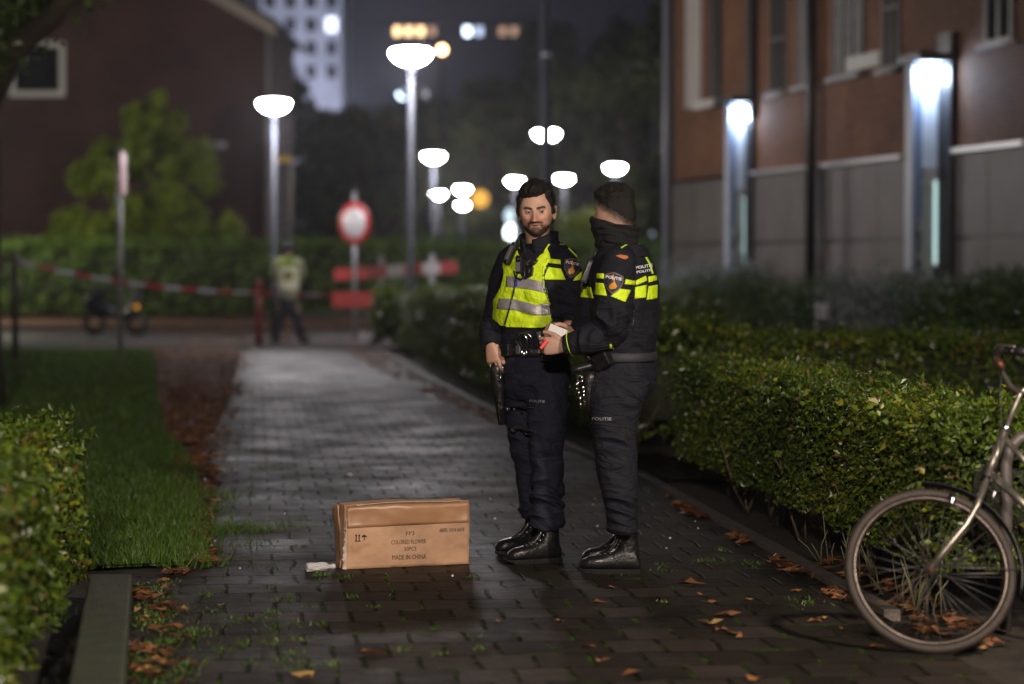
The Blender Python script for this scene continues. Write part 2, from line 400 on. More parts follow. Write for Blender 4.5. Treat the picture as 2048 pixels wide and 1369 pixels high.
# ragged near and path-side edge: tufts spill over
Q = np.stack([rg.uniform(-2.3, -1.0, 16000), rg.uniform(11.2, 19, 16000), np.zeros(16000)], 1)
edge = left_x(Q[:, 1]) - np.clip(Q[:, 1] - 14, 0, 9) * .16 + 0.10 + rg.exponential(.07, len(Q)) + 0.30 * np.sin(Q[:, 1] * 5.1) * np.sin(Q[:, 1] * 1.7 + 1) + 0.05
near = 11.75 - 0.3 * np.abs(np.sin(Q[:, 0] * 7))
Q = Q[(Q[:, 0] < edge) & (Q[:, 0] > edge - 0.5) & (Q[:, 1] > near)]
P2 = np.stack([rg.uniform(-11, -3.5, 90000), 22 + 20 * rg.uniform(0, 1, 90000), np.full(90000, 0.0)], 1)
P2 = P2[in_poly(P2, lawn_pts) & (P2[:, 0] > -0.225 * P2[:, 1])]
g = tri_join([blades(P, 0.055, 0.007, 1), blades(P2, 0.075, 0.022, 4), blades(Q, 0.085, 0.006, 2, 0.7)])
tag(np_mesh('grass', *g[:2], GRASSM, attr=g[2]), 'short green grass on the lawn left of the path', 'grass', kind='stuff')

# moss and weed tufts in the paving joints
def tufts(centres, n, r, h, seed):
    rg = np.random.default_rng(seed); out = []
    for (x, y, rx) in centres:
        k = int(n * rx / r); p = np.stack([x + rg.normal(0, rx, k), y + rg.normal(0, rx * 1.6, k), np.zeros(k)], 1)
        out.append(p)
    return blades(np.concatenate(out), h, 0.006, seed, 0.9)
ctr = []
for px, py, r_ in ((462, 1075, .10), (500, 1090, .08), (430, 1062, .12), (520, 1060, .05), (590, 1048, .06), (660, 1150, .04), (690, 1158, .02), (640, 1152, .02),
                 (540, 1175, .02), (560, 1200, .03), (548, 1225, .03), (555, 1255, .05), (640, 1250, .025), (620, 1215, .02), (570, 1310, .05), (590, 1330, .04), (495, 1330, .03),
                 (660, 1330, .03), (700, 1195, .025), (745, 1215, .02), (808, 1302, .02), (865, 1260, .02), (880, 1310, .02), (950, 1275, .02), (960, 1300, .02), (415, 1190, .04),
                 (420, 1225, .05), (405, 1265, .05), (935, 1155, .015), (1250, 1148, .02), (1325, 1142, .03), (1395, 1122, .02), (1430, 1125, .04), (1505, 1128, .035), (1320, 1130, .015), (1450, 1102, .02),
                 (1160, 972, .05), (1610, 1205, .05), (1330, 1205, .015), (480, 1290, .04), (600, 1095, .03), (450, 1010, .05), (540, 935, .05), (520, 940, .03), (310, 1290, .06), (300, 1240, .05), (290, 1345, .07), (600, 1280, .03), (520, 1240, .03), (470, 1240, .04), (445, 1300, .05), (540, 1285, .04)):
    g_ = G(px, py); ctr.append((g_.x, g_.y, r_))
for k in range(34): g_ = G(random.uniform(268, 385), random.uniform(1165, 1369)); ctr.append((g_.x, g_.y, random.uniform(.02, .06)))
g = tufts(ctr, 50, 0.05, 0.020, 5)
# moss lines along the joints of the near paving
pp = []
for k in range(-9, 12):
    for y in np.arange(7.6, 11.4, 0.022):
        if noise.noise(Vector((k * 3.1, y * 1.1, 0))) > 0.28 + 0.05 * abs(k - 1):
            l = PROT @ Vector((k * 0.15, y + random.uniform(-.02, .02), 0)); pp.append((l.x - .0 + random.gauss(0, .008), l.y, 0))
pp = np.array(pp); pp = pp[pp[:, 0] < kerb_x(pp[:, 1]) - .05]
g = tri_join([g, blades(pp, 0.012, 0.006, 8, 1.0)])
tag(np_mesh('moss', *g[:2], GRASSM, attr=g[2]), 'tufts of moss and weed growing in the paving joints', 'moss', kind='stuff')

# concrete kerb stones beside the left hedge
def stone(a, b_, c, d, z):   # px corners of the top: far-left, far-right, near-right, near-left
    q = [G(*p, z) for p in (a, b_, c, d)]
    m = MB(); m.add([(v.x, v.y, -0.01) for v in q] + [(v.x, v.y, z) for v in q], [(0,1,2,3), (7,6,5,4), (0,4,5,1), (1,5,6,2), (2,6,7,3), (3,7,4,0)])
    return m
def lerp2(a, b_, t): return (a[0]*(1-t)+b_[0]*t, a[1]*(1-t)+b_[1]*t)
FL, FR, NR, NL = (178, 1148), (264, 1148), (243, 1420), (126, 1420)
cuts = [0, 0.40, 1.0]
for i, lab in enumerate(('mossy grey concrete kerb block beside the left hedge, the far one', 'mossy grey concrete kerb block beside the left hedge, cut by the bottom of the photo')):
    a, c = cuts[i] + (.004 if i else 0), cuts[i+1]
    m = stone(lerp2(FL, NL, a), lerp2(FR, NR, a), lerp2(FR, NR, c), lerp2(FL, NL, c), 0.11 + .004*i)
    o = m.build('kerb_block', CONC, bevel=0.012); tag(o, lab, 'kerb block', 'kerb blocks beside the left hedge')

# ------------------------------------------------------------------ fallen leaves
def litter(P, size, seed, flat=0.35):
    rg = np.random.default_rng(seed); n = len(P); a = rg.uniform(0, 6.283, n)
    L = size * rg.uniform(.55, 1.3, n); k = 7
    t = np.linspace(0, 2 * np.pi, k, endpoint=False)
    V = np.zeros((n, k + 1, 3)); V[:, 0] = P; V[:, 0, 2] += rg.uniform(.004, .016, n)
    for j in range(k):
        r_ = L * 0.5 * (1.0 + 0.42 * ((j % 2) * 2 - 1)) * rg.uniform(.75, 1.2, n)
        V[:, j+1, 0] = P[:, 0] + np.cos(a + t[j]) * r_; V[:, j+1, 1] = P[:, 1] + np.sin(a + t[j]) * r_ * .8
        V[:, j+1, 2] = P[:, 2] + rg.uniform(0.002, size * flat, n)
    F = np.concatenate([np.stack([np.arange(n)*(k+1), np.arange(n)*(k+1)+1+j, np.arange(n)*(k+1)+1+(j+1) % k], 1) for j in range(k)])
    return V.reshape(-1, 3), F, np.repeat(rg.uniform(0, 1, n), k + 1)
rg = np.random.default_rng(12)
def band(poly_px, n, seed, clump=2.0, th=-0.05):
    g_ = np.array([[*G(*p)[:2]] for p in poly_px]); lo, hi = g_.min(0), g_.max(0); r2 = np.random.default_rng(seed)
    # sample in picture-independent ground space
    P = np.stack([r2.uniform(lo[0], hi[0], n*4), r2.uniform(lo[1], hi[1], n*4), np.zeros(n*4)], 1)
    P = P[in_poly(P, [tuple(v) for v in g_])]
    keep = np.array([noise.noise(Vector((p[0]*clump, p[1]*clump*.5, seed))) > th for p in P], bool)
    return P[keep][:n]
pl = [band([(296, 702), (482, 702), (455, 800), (415, 890), (335, 885), (312, 800)], 9000, 1, 1.2, -.45),
      band([(345, 890), (400, 890), (430, 1010), (410, 1080), (355, 1000)], 900, 2, 4, 0.0),
      band([(300, 690), (470, 690), (470, 712), (300, 712)], 800, 21, 1, -.2),
      band([(262, 1160), (330, 1150), (400, 1369), (252, 1369)], 80, 3, 5, -.25),
      band([(380, 1100), (400, 1050), (440, 1120), (420, 1150), (330, 1150)], 150, 4, 6, 0.05),
      band([(690, 700), (770, 710), (860, 760), (1010, 838), (990, 850), (850, 790), (740, 735)], 1300, 5, 1, -.15),
      band([(1300, 985), (1330, 985), (1720, 1190), (1690, 1210)], 500, 6, 3, 0),
      band([(1560, 1120), (1700, 1120), (2040, 1300), (1900, 1300), (1700, 1190)], 110, 7, 5, -.2),
      band([(440, 702), (500, 702), (478, 800), (452, 900), (430, 1000), (412, 1000), (420, 900)], 1500, 31, 1.6, -.25), band([(478, 702), (520, 702), (505, 800), (470, 900), (450, 1000), (430, 1000), (452, 900)], 380, 33, 3.0, .0), band([(380, 880), (425, 880), (432, 1010), (400, 1040)], 300, 32, 3, -.2),
      band([(270, 650), (700, 650), (720, 690), (280, 690)], 900, 8, .5, 0)]
V, F, r_ = litter(np.concatenate(pl), 0.075, 4)
tag(np_mesh('leaf_litter', V, F, BROWNL, attr=r_), 'brown fallen leaves heaped along the edges of the path', 'leaf litter', kind='stuff')
one = MB()
leafspots = [(1378, 1169, .10), (1400, 1192, .05), (1425, 1208, .08), (1455, 1233, .085), (1422, 1250, .10), (1468, 1270, .08), (1570, 1260, .055), (1480, 1277, .06), (1630, 1245, .06), (1200, 1325, .07), (1266, 1349, .09), (1510, 1364, .09), (998, 1248, .06),
             (738, 1310, .09), (612, 1358, .10), (1195, 1207, .06), (1225, 1178, .05), (1500, 1202, .05), (1590, 1185, .045), (1645, 1240, .05), (1178, 1295, .05), (1308, 1191, .035), (370, 1223, .09), (1440, 1262, .06), (440, 1213, .05), (1560, 1142, .06), (1580, 1138, .05), (1690, 1262, .05), (1750, 1296, .06), (1970, 1300, .07), (1940, 1293, .06), (1120, 1245, .05), (330, 1330, .08)]
lmeshes = []
for k in range(5):
    V, F, r_ = litter(np.zeros((1, 3)), 1.0, 50 + k, 0.22)
    m_ = bpy.data.meshes.new('fallen_leaf'); m_.from_pydata(V.tolist(), [], F.tolist())
    a = m_.attributes.new('rnd', 'FLOAT', 'POINT'); a.data.foreach_set('value', np.full(len(V), [.55, .8, .9, .7, .98][k], np.float32))
    m_.materials.append(BROWNL); lmeshes.append(m_)
for i, (px, py, s) in enumerate(leafspots):
    g_ = G(px, py); o = bpy.data.objects.new('fallen_leaf', lmeshes[i % 5]); COL.objects.link(o)
    o.location = (g_.x, g_.y, 0.004); o.scale = (s, s, s); o.rotation_euler = (0, 0, i * 1.7)
    tag(o, 'single brown fallen leaf lying on the wet dark paving', 'leaf', 'single fallen leaves on the paving')

# ================================================================== hedges
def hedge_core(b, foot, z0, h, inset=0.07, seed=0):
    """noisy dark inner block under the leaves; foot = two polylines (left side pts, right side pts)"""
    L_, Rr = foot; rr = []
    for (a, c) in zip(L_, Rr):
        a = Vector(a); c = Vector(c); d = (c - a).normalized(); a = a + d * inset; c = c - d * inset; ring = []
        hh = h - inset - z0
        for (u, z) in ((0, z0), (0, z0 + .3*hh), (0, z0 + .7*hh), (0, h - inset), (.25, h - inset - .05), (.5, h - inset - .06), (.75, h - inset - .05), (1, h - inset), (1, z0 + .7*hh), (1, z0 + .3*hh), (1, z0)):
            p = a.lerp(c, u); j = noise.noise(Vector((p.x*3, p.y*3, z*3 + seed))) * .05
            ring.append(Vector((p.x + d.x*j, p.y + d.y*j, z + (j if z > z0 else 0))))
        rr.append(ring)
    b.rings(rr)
def hedge(label, foot, h, dens, size, m, z0=0.12, seed=0, sides='LRTE', name='hedge', stems=True, jut=0.045, bumpy=0.05, group=None):
    L_, Rr = [[Vector((*p, 0)) for p in q] for q in foot]; h0 = h; rg = np.random.default_rng(seed); pts = []; nrm = []
    def patch(a, b_, c, d, n_):   # bilinear patch a-b (bottom/inner) c-d; outward normal n_
        area = ((b_ - a).length + (d - c).length) / 2 * ((c - a).length + (d - b_).length) / 2
        n = int(area * dens); u = rg.uniform(0, 1, n)[:, None]; v = rg.uniform(0, 1, n)[:, None]
        A, B, C_, D_ = (np.array(q) for q in (a, b_, c, d))
        p = A*(1-u)*(1-v) + B*u*(1-v) + C_*(1-u)*v + D_*u*v
        nn = np.array(n_); f = np.sin(p[:, 0]*7 + seed)*np.sin(p[:, 1]*5.3 + p[:, 2]*6) * bumpy
        off = f - rg.exponential(0.04, n) + rg.uniform(0, jut, n) + (rg.uniform(0, 1, n) > .985) * .05
        pts.append(p + nn * off[:, None]); nrm.append(np.repeat(nn[None], n, 0))
    Z = Vector((0, 0, 1)); k = len(L_)
    for i in range(k - 1):
        a, b_, c, d = L_[i], L_[i+1], Rr[i], Rr[i+1]
        outL = (a - c).normalized(); outR = -outL
        if 'L' in sides: patch(a + Z*z0, b_ + Z*z0, a + Z*h, b_ + Z*h, outL)
        if 'R' in sides: patch(c + Z*z0, d + Z*z0, c + Z*h, d + Z*h, outR)
        if 'T' in sides:
          for _ in range(2): patch(a + Z*h, b_ + Z*h, c + Z*h, d + Z*h, Z)
    if 'E' in sides:
        for (a, c, q) in ((L_[0], Rr[0], L_[1]), (L_[-1], Rr[-1], L_[-2])):
            patch(a + Z*z0, c + Z*z0, a + Z*h, c + Z*h, (a - q).normalized())
    P = np.concatenate(pts); Nn = np.concatenate(nrm)
    # stray shoots above the clipped top
    sel = rg.choice(len(P), max(4, len(P)//160)); tw = []; B0 = P[sel]; dirs = Nn[sel]*.6 + rg.normal(size=(len(sel), 3))*.35 + np.array([0, 0, .5])
    dirs /= np.linalg.norm(dirs, axis=1)[:, None]; ln = rg.uniform(.04, .13, len(sel))*(size/.03)**.5
    for t in np.linspace(.3, 1, 5): P = np.concatenate([P, B0 + dirs*(ln*t)[:, None] + rg.normal(size=B0.shape)*size*.3]); Nn = np.concatenate([Nn, Nn[sel]])
    V, F, r_ = leaves(P, size, seed + 1, out_n=Nn, var=.55)
    cn = np.sin(P[:, 0]*2.3 + seed)*np.sin(P[:, 1]*1.9 + P[:, 2]*4) + .6*np.sin(P[:, 0]*7.1 + 2)*np.sin(P[:, 1]*6.3 + P[:, 2]*8)
    r_ = np.clip(r_*.75 + np.repeat(cn, 4)*.16 + .12, 0, 1); br_ = np.repeat((cn < -.85) & (rg.uniform(0, 1, len(P)) < .25), 4); r_[br_] = .995
    root = empty(name, L_[0].lerp(Rr[0], .5), label, 'hedge', group)
    np_mesh('foliage', V, F, m, root, attr=r_)
    b = MB(); hedge_core(b, foot, z0 + .12, h, 0.15, seed); b.build('inner_core', mat('inner_core', (0.022, 0.026, 0.012), 0.9, nscale=18, namt=.5, bump=.8, bscale=40), root)  # solid dark block added to stop the view through the leaves
    if stems:
        b = MB(); tot = 0
        for i in range(k - 1):
            ln = (L_[i+1] - L_[i]).length
            for q in range(int(ln * 9)):
                t = random.random(); p = L_[i].lerp(L_[i+1], t).lerp(Rr[i].lerp(Rr[i+1], t), random.uniform(.12, .85))
                for w in range(random.choice((1, 2, 3))):
                    e = Vector((random.gauss(0, .05), random.gauss(0, .05), 0)); f_ = e * 2
                    b.tube([p, p + e + Z*.16, p + f_ + Z*(z0 + .24)], [.008, .006, .004], 5)
        tag(b.build('twigs', TWIG, root), kind='stuff')
    return root

# near hedge right of the path
Ys = [9.85, 10.0, 10.5, 12, 13.5, 15, 16.1]
hb = hedge('long clipped green hedge with yellow leaves behind the bicycle', ([(kerb_x(Y) + .20, Y) for Y in Ys], [(kerb_x(Y) + .74 + max(0, 10.2 - Y)*3.0, Y) for Y in Ys]), 0.80, 5200, 0.028, GRN, z0=0.20, seed=1, jut=.06, group='clipped hedges beside the path')
# bigger yellow leaves of a climber in it
rg = np.random.default_rng(44)
n = 260; Yv = 9.9 + rg.exponential(.8, n); P = np.stack([kerb_x(Yv) + .17 + rg.uniform(-.05, .03, n), Yv, rg.uniform(.25, .86, n)], 1)
top = rg.uniform(0, 1, n) < .4; P[top, 0] += rg.uniform(0, .5, top.sum()); P[top, 2] = .84
V, F, r_ = leaves(P, .042, 3, out_n=np.repeat(np.array([[-.8, -.6, .2]]), n, 0), aspect=.8)
np_mesh('climber_leaves', V, F, ramp_mat('climber_leaf', [(0, (.09, .15, .02)), (.6, (.16, .20, .02)), (1, (.30, .28, .03))], .35, transl=.2), hb, attr=r_)
# bare shoots at its foot
b = MB()
for k in range(30):
    px = random.uniform(1560, 1790); Y = 10.9 + random.uniform(-1.0, 1.0); x = kerb_x(Y) + .16 + random.uniform(-.03, .08)
    hgt = random.uniform(.10, .28); e = random.uniform(-.09, .09)
    b.tube([(x, Y, 0), (x + e*.4 - .02, Y - .02, hgt*.6), (x + e - .03, Y - .05, hgt)], [.0035, .003, .0015], 5)
tag(b.build('twigs', mat('shoot', (.20, .20, .11), .5), hb), kind='stuff')
# hedge C across, behind it
hedge('clipped hedge running crosswise behind the near right hedge', ([(1.15, 19.4), (2.2, 19.1), (3.3, 18.8), (4.6, 18.4)], [(1.2, 20.6), (2.3, 20.3), (3.4, 20.0), (4.7, 19.6)]), 0.86, 1500, 0.045, GRN, seed=2, group='clipped hedges beside the path')
# hedge A right of the far path
ka = [(x + .30, y) for x, y in kerb_pts if y > 18.0]
hedge('long dark clipped hedge bordering the far half of the path', (ka, [(x + 1.1, y + .4) for x, y in ka]), 0.95, 800, 0.055, GRN, seed=3, group='clipped hedges beside the path')
hedge('low clipped hedge crosswise behind the two police officers', ([(-2.3, 42.6), (0.3, 41.6), (3.2, 41.0)], [(-2.3, 40.0), (0.3, 39.0), (3.2, 38.4)]), 0.98, 350, 0.09, GRN, seed=4, stems=False, group='clipped hedges beside the path')
# left foreground hedge
Yl = [5.0, 6.5, 8, 9.5, 10.7]
hedge('clipped green hedge at the left edge in the foreground', ([(-1.75 + DIRX*Y, Y) for Y in Yl], [(-0.80 + DIRX*Y, Y) for Y in Yl]), 0.74, 2600, 0.036, GRN, seed=5, jut=.07, group='clipped hedges beside the path')
# high hedge across the street
hedge('tall green hedge on the far side of the street', ([(-13.2, 59), (-9, 59), (-5, 59), (0, 59), (5, 59), (9, 59)], [(-13.2, 61.2), (-9, 61.2), (-5, 61.2), (0, 61.2), (5, 61.2), (9, 61.2)]), 1.92, 170, 0.13, ramp_mat('far_hedge_leaf', [(0, (.05, .10, .012)), (1, (.17, .28, .03))], .5, transl=.2), z0=.2, seed=6, stems=False, bumpy=.12)
tag(bpy.data.objects['hedge.005'] if 'hedge.005' in bpy.data.objects else None) if False else None

# shrubs under the building
def shrub(label, c, rx, ry, h, n, size, m, seed, cat='shrub', name='shrub', group=None):
    rg = np.random.default_rng(seed); root = empty(name, (c[0], c[1], 0), label, cat, group)
    k = 26; cc = np.stack([c[0] + rg.normal(0, rx*.42, k), c[1] + rg.normal(0, ry*.42, k), h * (0.25 + .6*rg.uniform(0, 1, k))], 1)
    idx = rg.integers(0, k, n); d = rg.normal(size=(n, 3)); d /= np.linalg.norm(d, axis=1)[:, None]
    P = cc[idx] + d * (min(rx, ry, h) * .34) * rg.uniform(.5, 1.05, n)[:, None]; P[:, 2] = np.abs(P[:, 2]) + .03
    V, F, r_ = leaves(P, size, seed, up_bias=.5, aspect=.4); np_mesh('foliage', V, F, m, root, attr=r_)
    b = MB()
    for q in cc: b.tube([(c[0] + random.uniform(-.1, .1), c[1], 0), ((c[0]+q[0])/2, (c[1]+q[1])/2, q[2]*.6), tuple(q)], [.018, .012, .006], 5)
    tag(b.build('twigs', TWIG, root), kind='stuff'); return root
FAC = lambda px: 13.87 / ((px - 1024) / FPX + .227)      # depth of the right-hand facade at a pixel column
k = 0
for px, hh, dy, m_, lab in ((1375, 1.15, 4.5, GREYG, 'dark feathery shrub at the far left end of the brick building'), (1440, 1.5, 5.5, GREYG, 'feathery grey green shrub below the far lit doorway'),
                    (1520, 1.35, 5.5, DGRN, 'dark bushy shrub between the far doorway and the downpipe'), (1600, 1.05, 6, DGRN, 'low green shrub left of the bollard light'), (1690, 1.15, 7, DGRN, 'low green shrub right of the bollard light'),
                    (1790, 1.35, 7, GREYG, 'silvery grey shrub left of the near lit doorway'), (1870, 1.2, 7.5, GREYG, 'silvery grey shrub in front of the near lit doorway'),
                    (1960, 1.3, 8, DGRN, 'dark shrub right of the near lit doorway'), (2050, 1.4, 8, DGRN, 'dark shrub cut by the right edge of the photo')):
    D = FAC(px) - dy*.55; c = W(px, 500, D)
    shrub(lab, (c.x, c.y), 1.2, 1.0, hh, 7000, .07, m_, 60 + k, group='shrubs below the brick building'); k += 1
# small hedge patch right behind officers
shrub('small green bush at the far end of the brick building', tuple(W(1345, 600, 36))[:2], .9, .8, 1.0, 5000, .07, GRN, 80)
# ================================================================== lit street lamps
LAMPM = emit_mat('lit_lamp_bowl', (1.0, 0.94, 0.97), LAMP_E)
def lamp_mb(H):
    pole, collar, bowl, cap = MB(), MB(), MB(), MB()
    pole.tube([(0, 0, -.02), (0, 0, 1.0), (0, 0, 1.02), (0, 0, H - .30)], [.075, .075, .052, .045], 12)
    collar.revolve((0, 0, H - .32), [(.05, 0), (.06, .03), (.09, .09), (.09, .128)], 16)
    bowl.revolve((0, 0, H - .25), [(.09, .06), (.19, .10), (.27, .165), (.305, .235), (.295, .262)], 20)
    cap.revolve((0, 0, H + .022), [(.296, 0), (.27, .014), (.17, .032), (.05, .04), (.02, .04)], 20)
    return pole, collar, bowl, cap
def make_lamp():
    r = empty('street_lamp', (0, 0, 0), None, 'street lamp', 'lit bowl street lamps')
    p, c, b, k = lamp_mb(4.43)
    p.build('pole', POLEM, r); c.build('collar', POLEM, r); b.build('lamp_bowl', LAMPM, r); k.build('cap', LAMPM, r)
    return r
lamps = [(822, 105, 'biggest lit street lamp, on the tall pale pole beside the red and white barrier'),
         (548, 207, 'lit street lamp at the corner of the dark brick house, above the far officer'),
         (867, 312, 'lit street lamp just right of the pole of the biggest lamp'),
         (877, 388, 'small lit street lamp, left one of the tight cluster of three'),
         (925, 378, 'small lit street lamp, upper right one of the tight cluster of three'),
         (925, 410, 'smallest lit street lamp, lowest of the tight cluster of three'),
         (1030, 362, 'lit street lamp touching the bare head of the bearded officer on the left'),
         (1128, 357, 'lit street lamp just right of the bearded officer\'s head'),
         (1230, 335, 'lit street lamp above the head of the masked officer'),
         (1093, 267, 'lit street lamp split in two by the tall mast in front of it')]
lamp0 = make_lamp()
for i, (px, py, lab) in enumerate(lamps):
    D = FPX * 2.96 / (525 - py); c = W(px, py, D)
    o = lamp0 if i == 0 else copy_tree(lamp0)
    if i == 0: k_ = 38.6 / D; c = W(px, py, 38.6); o.scale = (k_*.97, k_*.97, c.z / 4.43)
    else: o.scale = (1, 1, 1)
    o.location = (c.x, c.y, 0); o['label'] = lab
    if i < 3: point_light('street_lamp_light', (c.x + .05, c.y - .30, c.z - .45), (95, 120, 90)[i], (1.0, .95, .98), .18)
# tall mast, out of the top of the picture
c = W(1094, 400, 42); r = empty('lamp_mast', (c.x, c.y, 0), 'tall thin grey mast rising out of the top of the photo', 'mast')
t_ = W(1088, -60, 42)
b = MB().tube([(c.x + .03, c.y, 0), (c.x, c.y, 2.4), (t_.x, c.y, t_.z), (t_.x - .03, c.y, t_.z + 2)], [.11, .10, .075, .07], 12); b.build('pole', POLEM, r)
p2 = W(1092, 110, 42); MB().tube([(p2.x, c.y, p2.z - .03), (p2.x, c.y, p2.z + .03)], .10, 12).build('clamp', STEEL, r)

# dim lamp head seen obliquely above the corner lamp
c = W(553, 170, 78); r = empty('street_lamp', (c.x, c.y, 0), 'small distant lit lamp tilted above the corner street lamp', 'street lamp')
MB().tube([(c.x, c.y, 0), (c.x, c.y, c.z - .25)], [.07, .05], 8).build('pole', POLEM, r)
MB().ell(c, (.12, .12, .30), Matrix.Rotation(R(28), 3, 'Y')).build('lamp_head', emit_mat('far_lamp', (.95, .97, 1), 8), r)

# box sign on the corner lamp post
c = W(566, 380, 59.5); r = empty('notice_board', (c.x, c.y, 0), 'narrow hanging board with a yellow top on the corner lamp post', 'sign')
DKB = mat('dark_board', (.05, .05, .06), .5)
MB().box((c.x - .26, c.y, 2.45), (c.x + .16, c.y + .06, 3.92)).build('panel', DKB, r)
MB().box((c.x - .28, c.y - .02, 3.925), (c.x + .20, c.y + .08, 4.08)).build('top_bar', mat('yellow_plate', (.62, .42, .05), .5), r)
MB().box((c.x + .163, c.y - .01, 2.45), (c.x + .20, c.y + .07, 3.92)).build('edge_strip', mat('beige_strip', (.30, .26, .20), .5), r)

# ================================================================== round road sign
RED = mat('sign_red', (.36, .022, .022), .4); WHT = mat('sign_white', (.46, .44, .45), .4)
c = W(713, 447, 47); gx, gy = c.x, c.y; r = empty('road_sign', (gx, gy, 0), 'round red rimmed white road sign on a grey post', 'road sign')
MB().tube([(gx - .03, gy, 0), (gx - .03, gy, c.z + .62)], .045, 10).build('post', STEEL, r)
Mx = Matrix.Rotation(R(90), 3, 'X') @ Matrix.Identity(3); Mx = Matrix.Rotation(R(-38), 3, 'Z') @ Mx
MB().revolve((gx - .03, gy - .075, c.z), [(.405, -.012), (.41, 0), (.405, .012), (.30, .014)], 40, axis=Mx).build('red_rim', RED, r)
MB().revolve((gx - .03, gy - .075, c.z), [(.30, .016), (.298, .020), (.01, .020)], 40, axis=Mx).build('white_disc', WHT, r)

# ================================================================== red and white barriers
def barrier(label, xa, xb, yc, D, hpx, posts, tilt=0, stripes=7, white=(3, 5), seed=0):
    a = W(xa, yc + tilt/2, D); e = W(xb, yc - tilt/2, D); s = FPX / D; hh = hpx / s / 2
    r = empty('barrier', (a.x, D, 0), label, 'barrier', 'red and white barriers across the street')
    for k in range(stripes):
        t0, t1 = k/stripes, (k+1)/stripes; p, q = a.lerp(e, t0), a.lerp(e, t1)
        m = MB(); m.add([(p.x, D-.02, p.z-hh), (q.x, D-.02, q.z-hh), (q.x, D+.02, q.z-hh), (p.x, D+.02, p.z-hh), (p.x, D-.02, p.z+hh), (q.x, D-.02, q.z+hh), (q.x, D+.02, q.z+hh), (p.x, D+.02, p.z+hh)],
                 [(0,3,2,1),(4,5,6,7),(0,1,5,4),(1,2,6,5),(2,3,7,6),(3,0,4,7)])
        m.build('stripe_board', WHT if k in white else RED, r)
    for (px, y0) in posts:
        t = W(px, y0, D + .07); MB().tube([(t.x, D+.07, 0), (t.x, D+.07, t.z)], .055, 8).build('post', WHT, r)
    return r
barrier('long red and white plank barrier behind the tall lamp pole', 668, 915, 542, 48, 24, [(762, 512), (865, 508), (820, 520)], tilt=16)
barrier('low red board fixed to the foot of the round road sign post', 664, 746, 600, 45.5, 32, [], stripes=4, white=())

# red bollard
c = G(518, 690); r = empty('bollard', (c.x, c.y, 0), 'thin red bollard beside the far officer', 'bollard')
MB().tube([(c.x, c.y, 0), (c.x, c.y, 1.08)], [.05, .045], 12).build('post', mat('bollard_red', (.20, .010, .014), .4), r)
MB().revolve((c.x, c.y, 1.08), [(.055, 0), (.06, .03), (.04, .06), (.01, .07)], 12).build('cap', mat('bollard_red', ()), r)

# ================================================================== tape
TAPE_R = mat('tape_red', (.26, .02, .035), .35); TAPE_W = mat('tape_white', (.28, .28, .31), .35)
def tape(label, pts, cell):
    """pts (px,py,D); alternating red and white cells, one mesh each colour"""
    P = [W(*p) for p in pts]; m = MB(); segs = []; 
    for a, b_ in zip(P[:-1], P[1:]):
        n = max(2, int((b_ - a).length / .12))
        for k in range(n): segs.append(a.lerp(b_, k/n))
    segs.append(P[-1]); d = 0; up = Vector((0, 0, .030))
    for a, b_ in zip(segs[:-1], segs[1:]):
        tw = .35 * math.sin(d * 1.3); ua = up + Vector((0, tw*.03, 0))
        n = len(m.v); mi = int(d / cell) % 2; t = Vector((0, .002, 0))
        m.add([a - ua, b_ - ua, b_ + ua, a + ua, a - ua + t, b_ - ua + t, b_ + ua + t, a + ua + t], [(0,1,2,3), (7,6,5,4), (0,4,5,1), (3,2,6,7)], mi)
        d += (b_ - a).length
    o = m.build('barrier_tape', [TAPE_R, TAPE_W]); return tag(o, label, 'barrier tape', 'red and white barrier tape')
def sag(x0, y0, d0, x1, y1, d1, s, n=10):
    return [(x0+(x1-x0)*t, y0+(y1-y0)*t + s*4*t*(1-t), d0+(d1-d0)*t) for t in [k/n for k in range(n+1)]]
tape('barrier tape sagging from the left edge past the dark scooter to the red bollard', [(-30, 512, 36), (25, 520, 36)] + sag(28, 522, 36, 516, 586, 43, 14)[1:], .55)
tape('barrier tape stretched straight between the red bollard and the road sign', sag(520, 586, 43, 712, 590, 46.8, 2) + [(748, 590, 47)], .62)
# thin stake the tape is knotted to, at left
c = W(28, 520, 36); r = empty('tape_stake', (c.x, c.y, 0), 'thin dark stake at the left edge with a knot of white tape', 'stake')
MB().tube([(c.x, c.y + .06, 0), (c.x, c.y + .06, c.z + .1)], .05, 8).build('post', mat('old_wood', (.08, .06, .055), .8), r)
MB().ell((c.x, c.y - .0, c.z), (.10, .05, .07)).build('tape_knot', TAPE_W, r)

# thin sign pole with an edge-on red sign
c = W(240, 560, 37); r = empty('sign_pole', (c.x, c.y, 0), 'thin pale pole with a red plate seen edge on', 'sign')
t = W(240, 298, 37); MB().tube([(c.x, c.y, 0), (c.x, c.y, t.z)], .04, 8).build('post', STEEL, r)
u = W(246, 345, 37); MB().box((u.x - .03, u.y - .30, u.z - .33), (u.x + .015, u.y + .25, u.z + .30)).build('plate', RED, r)

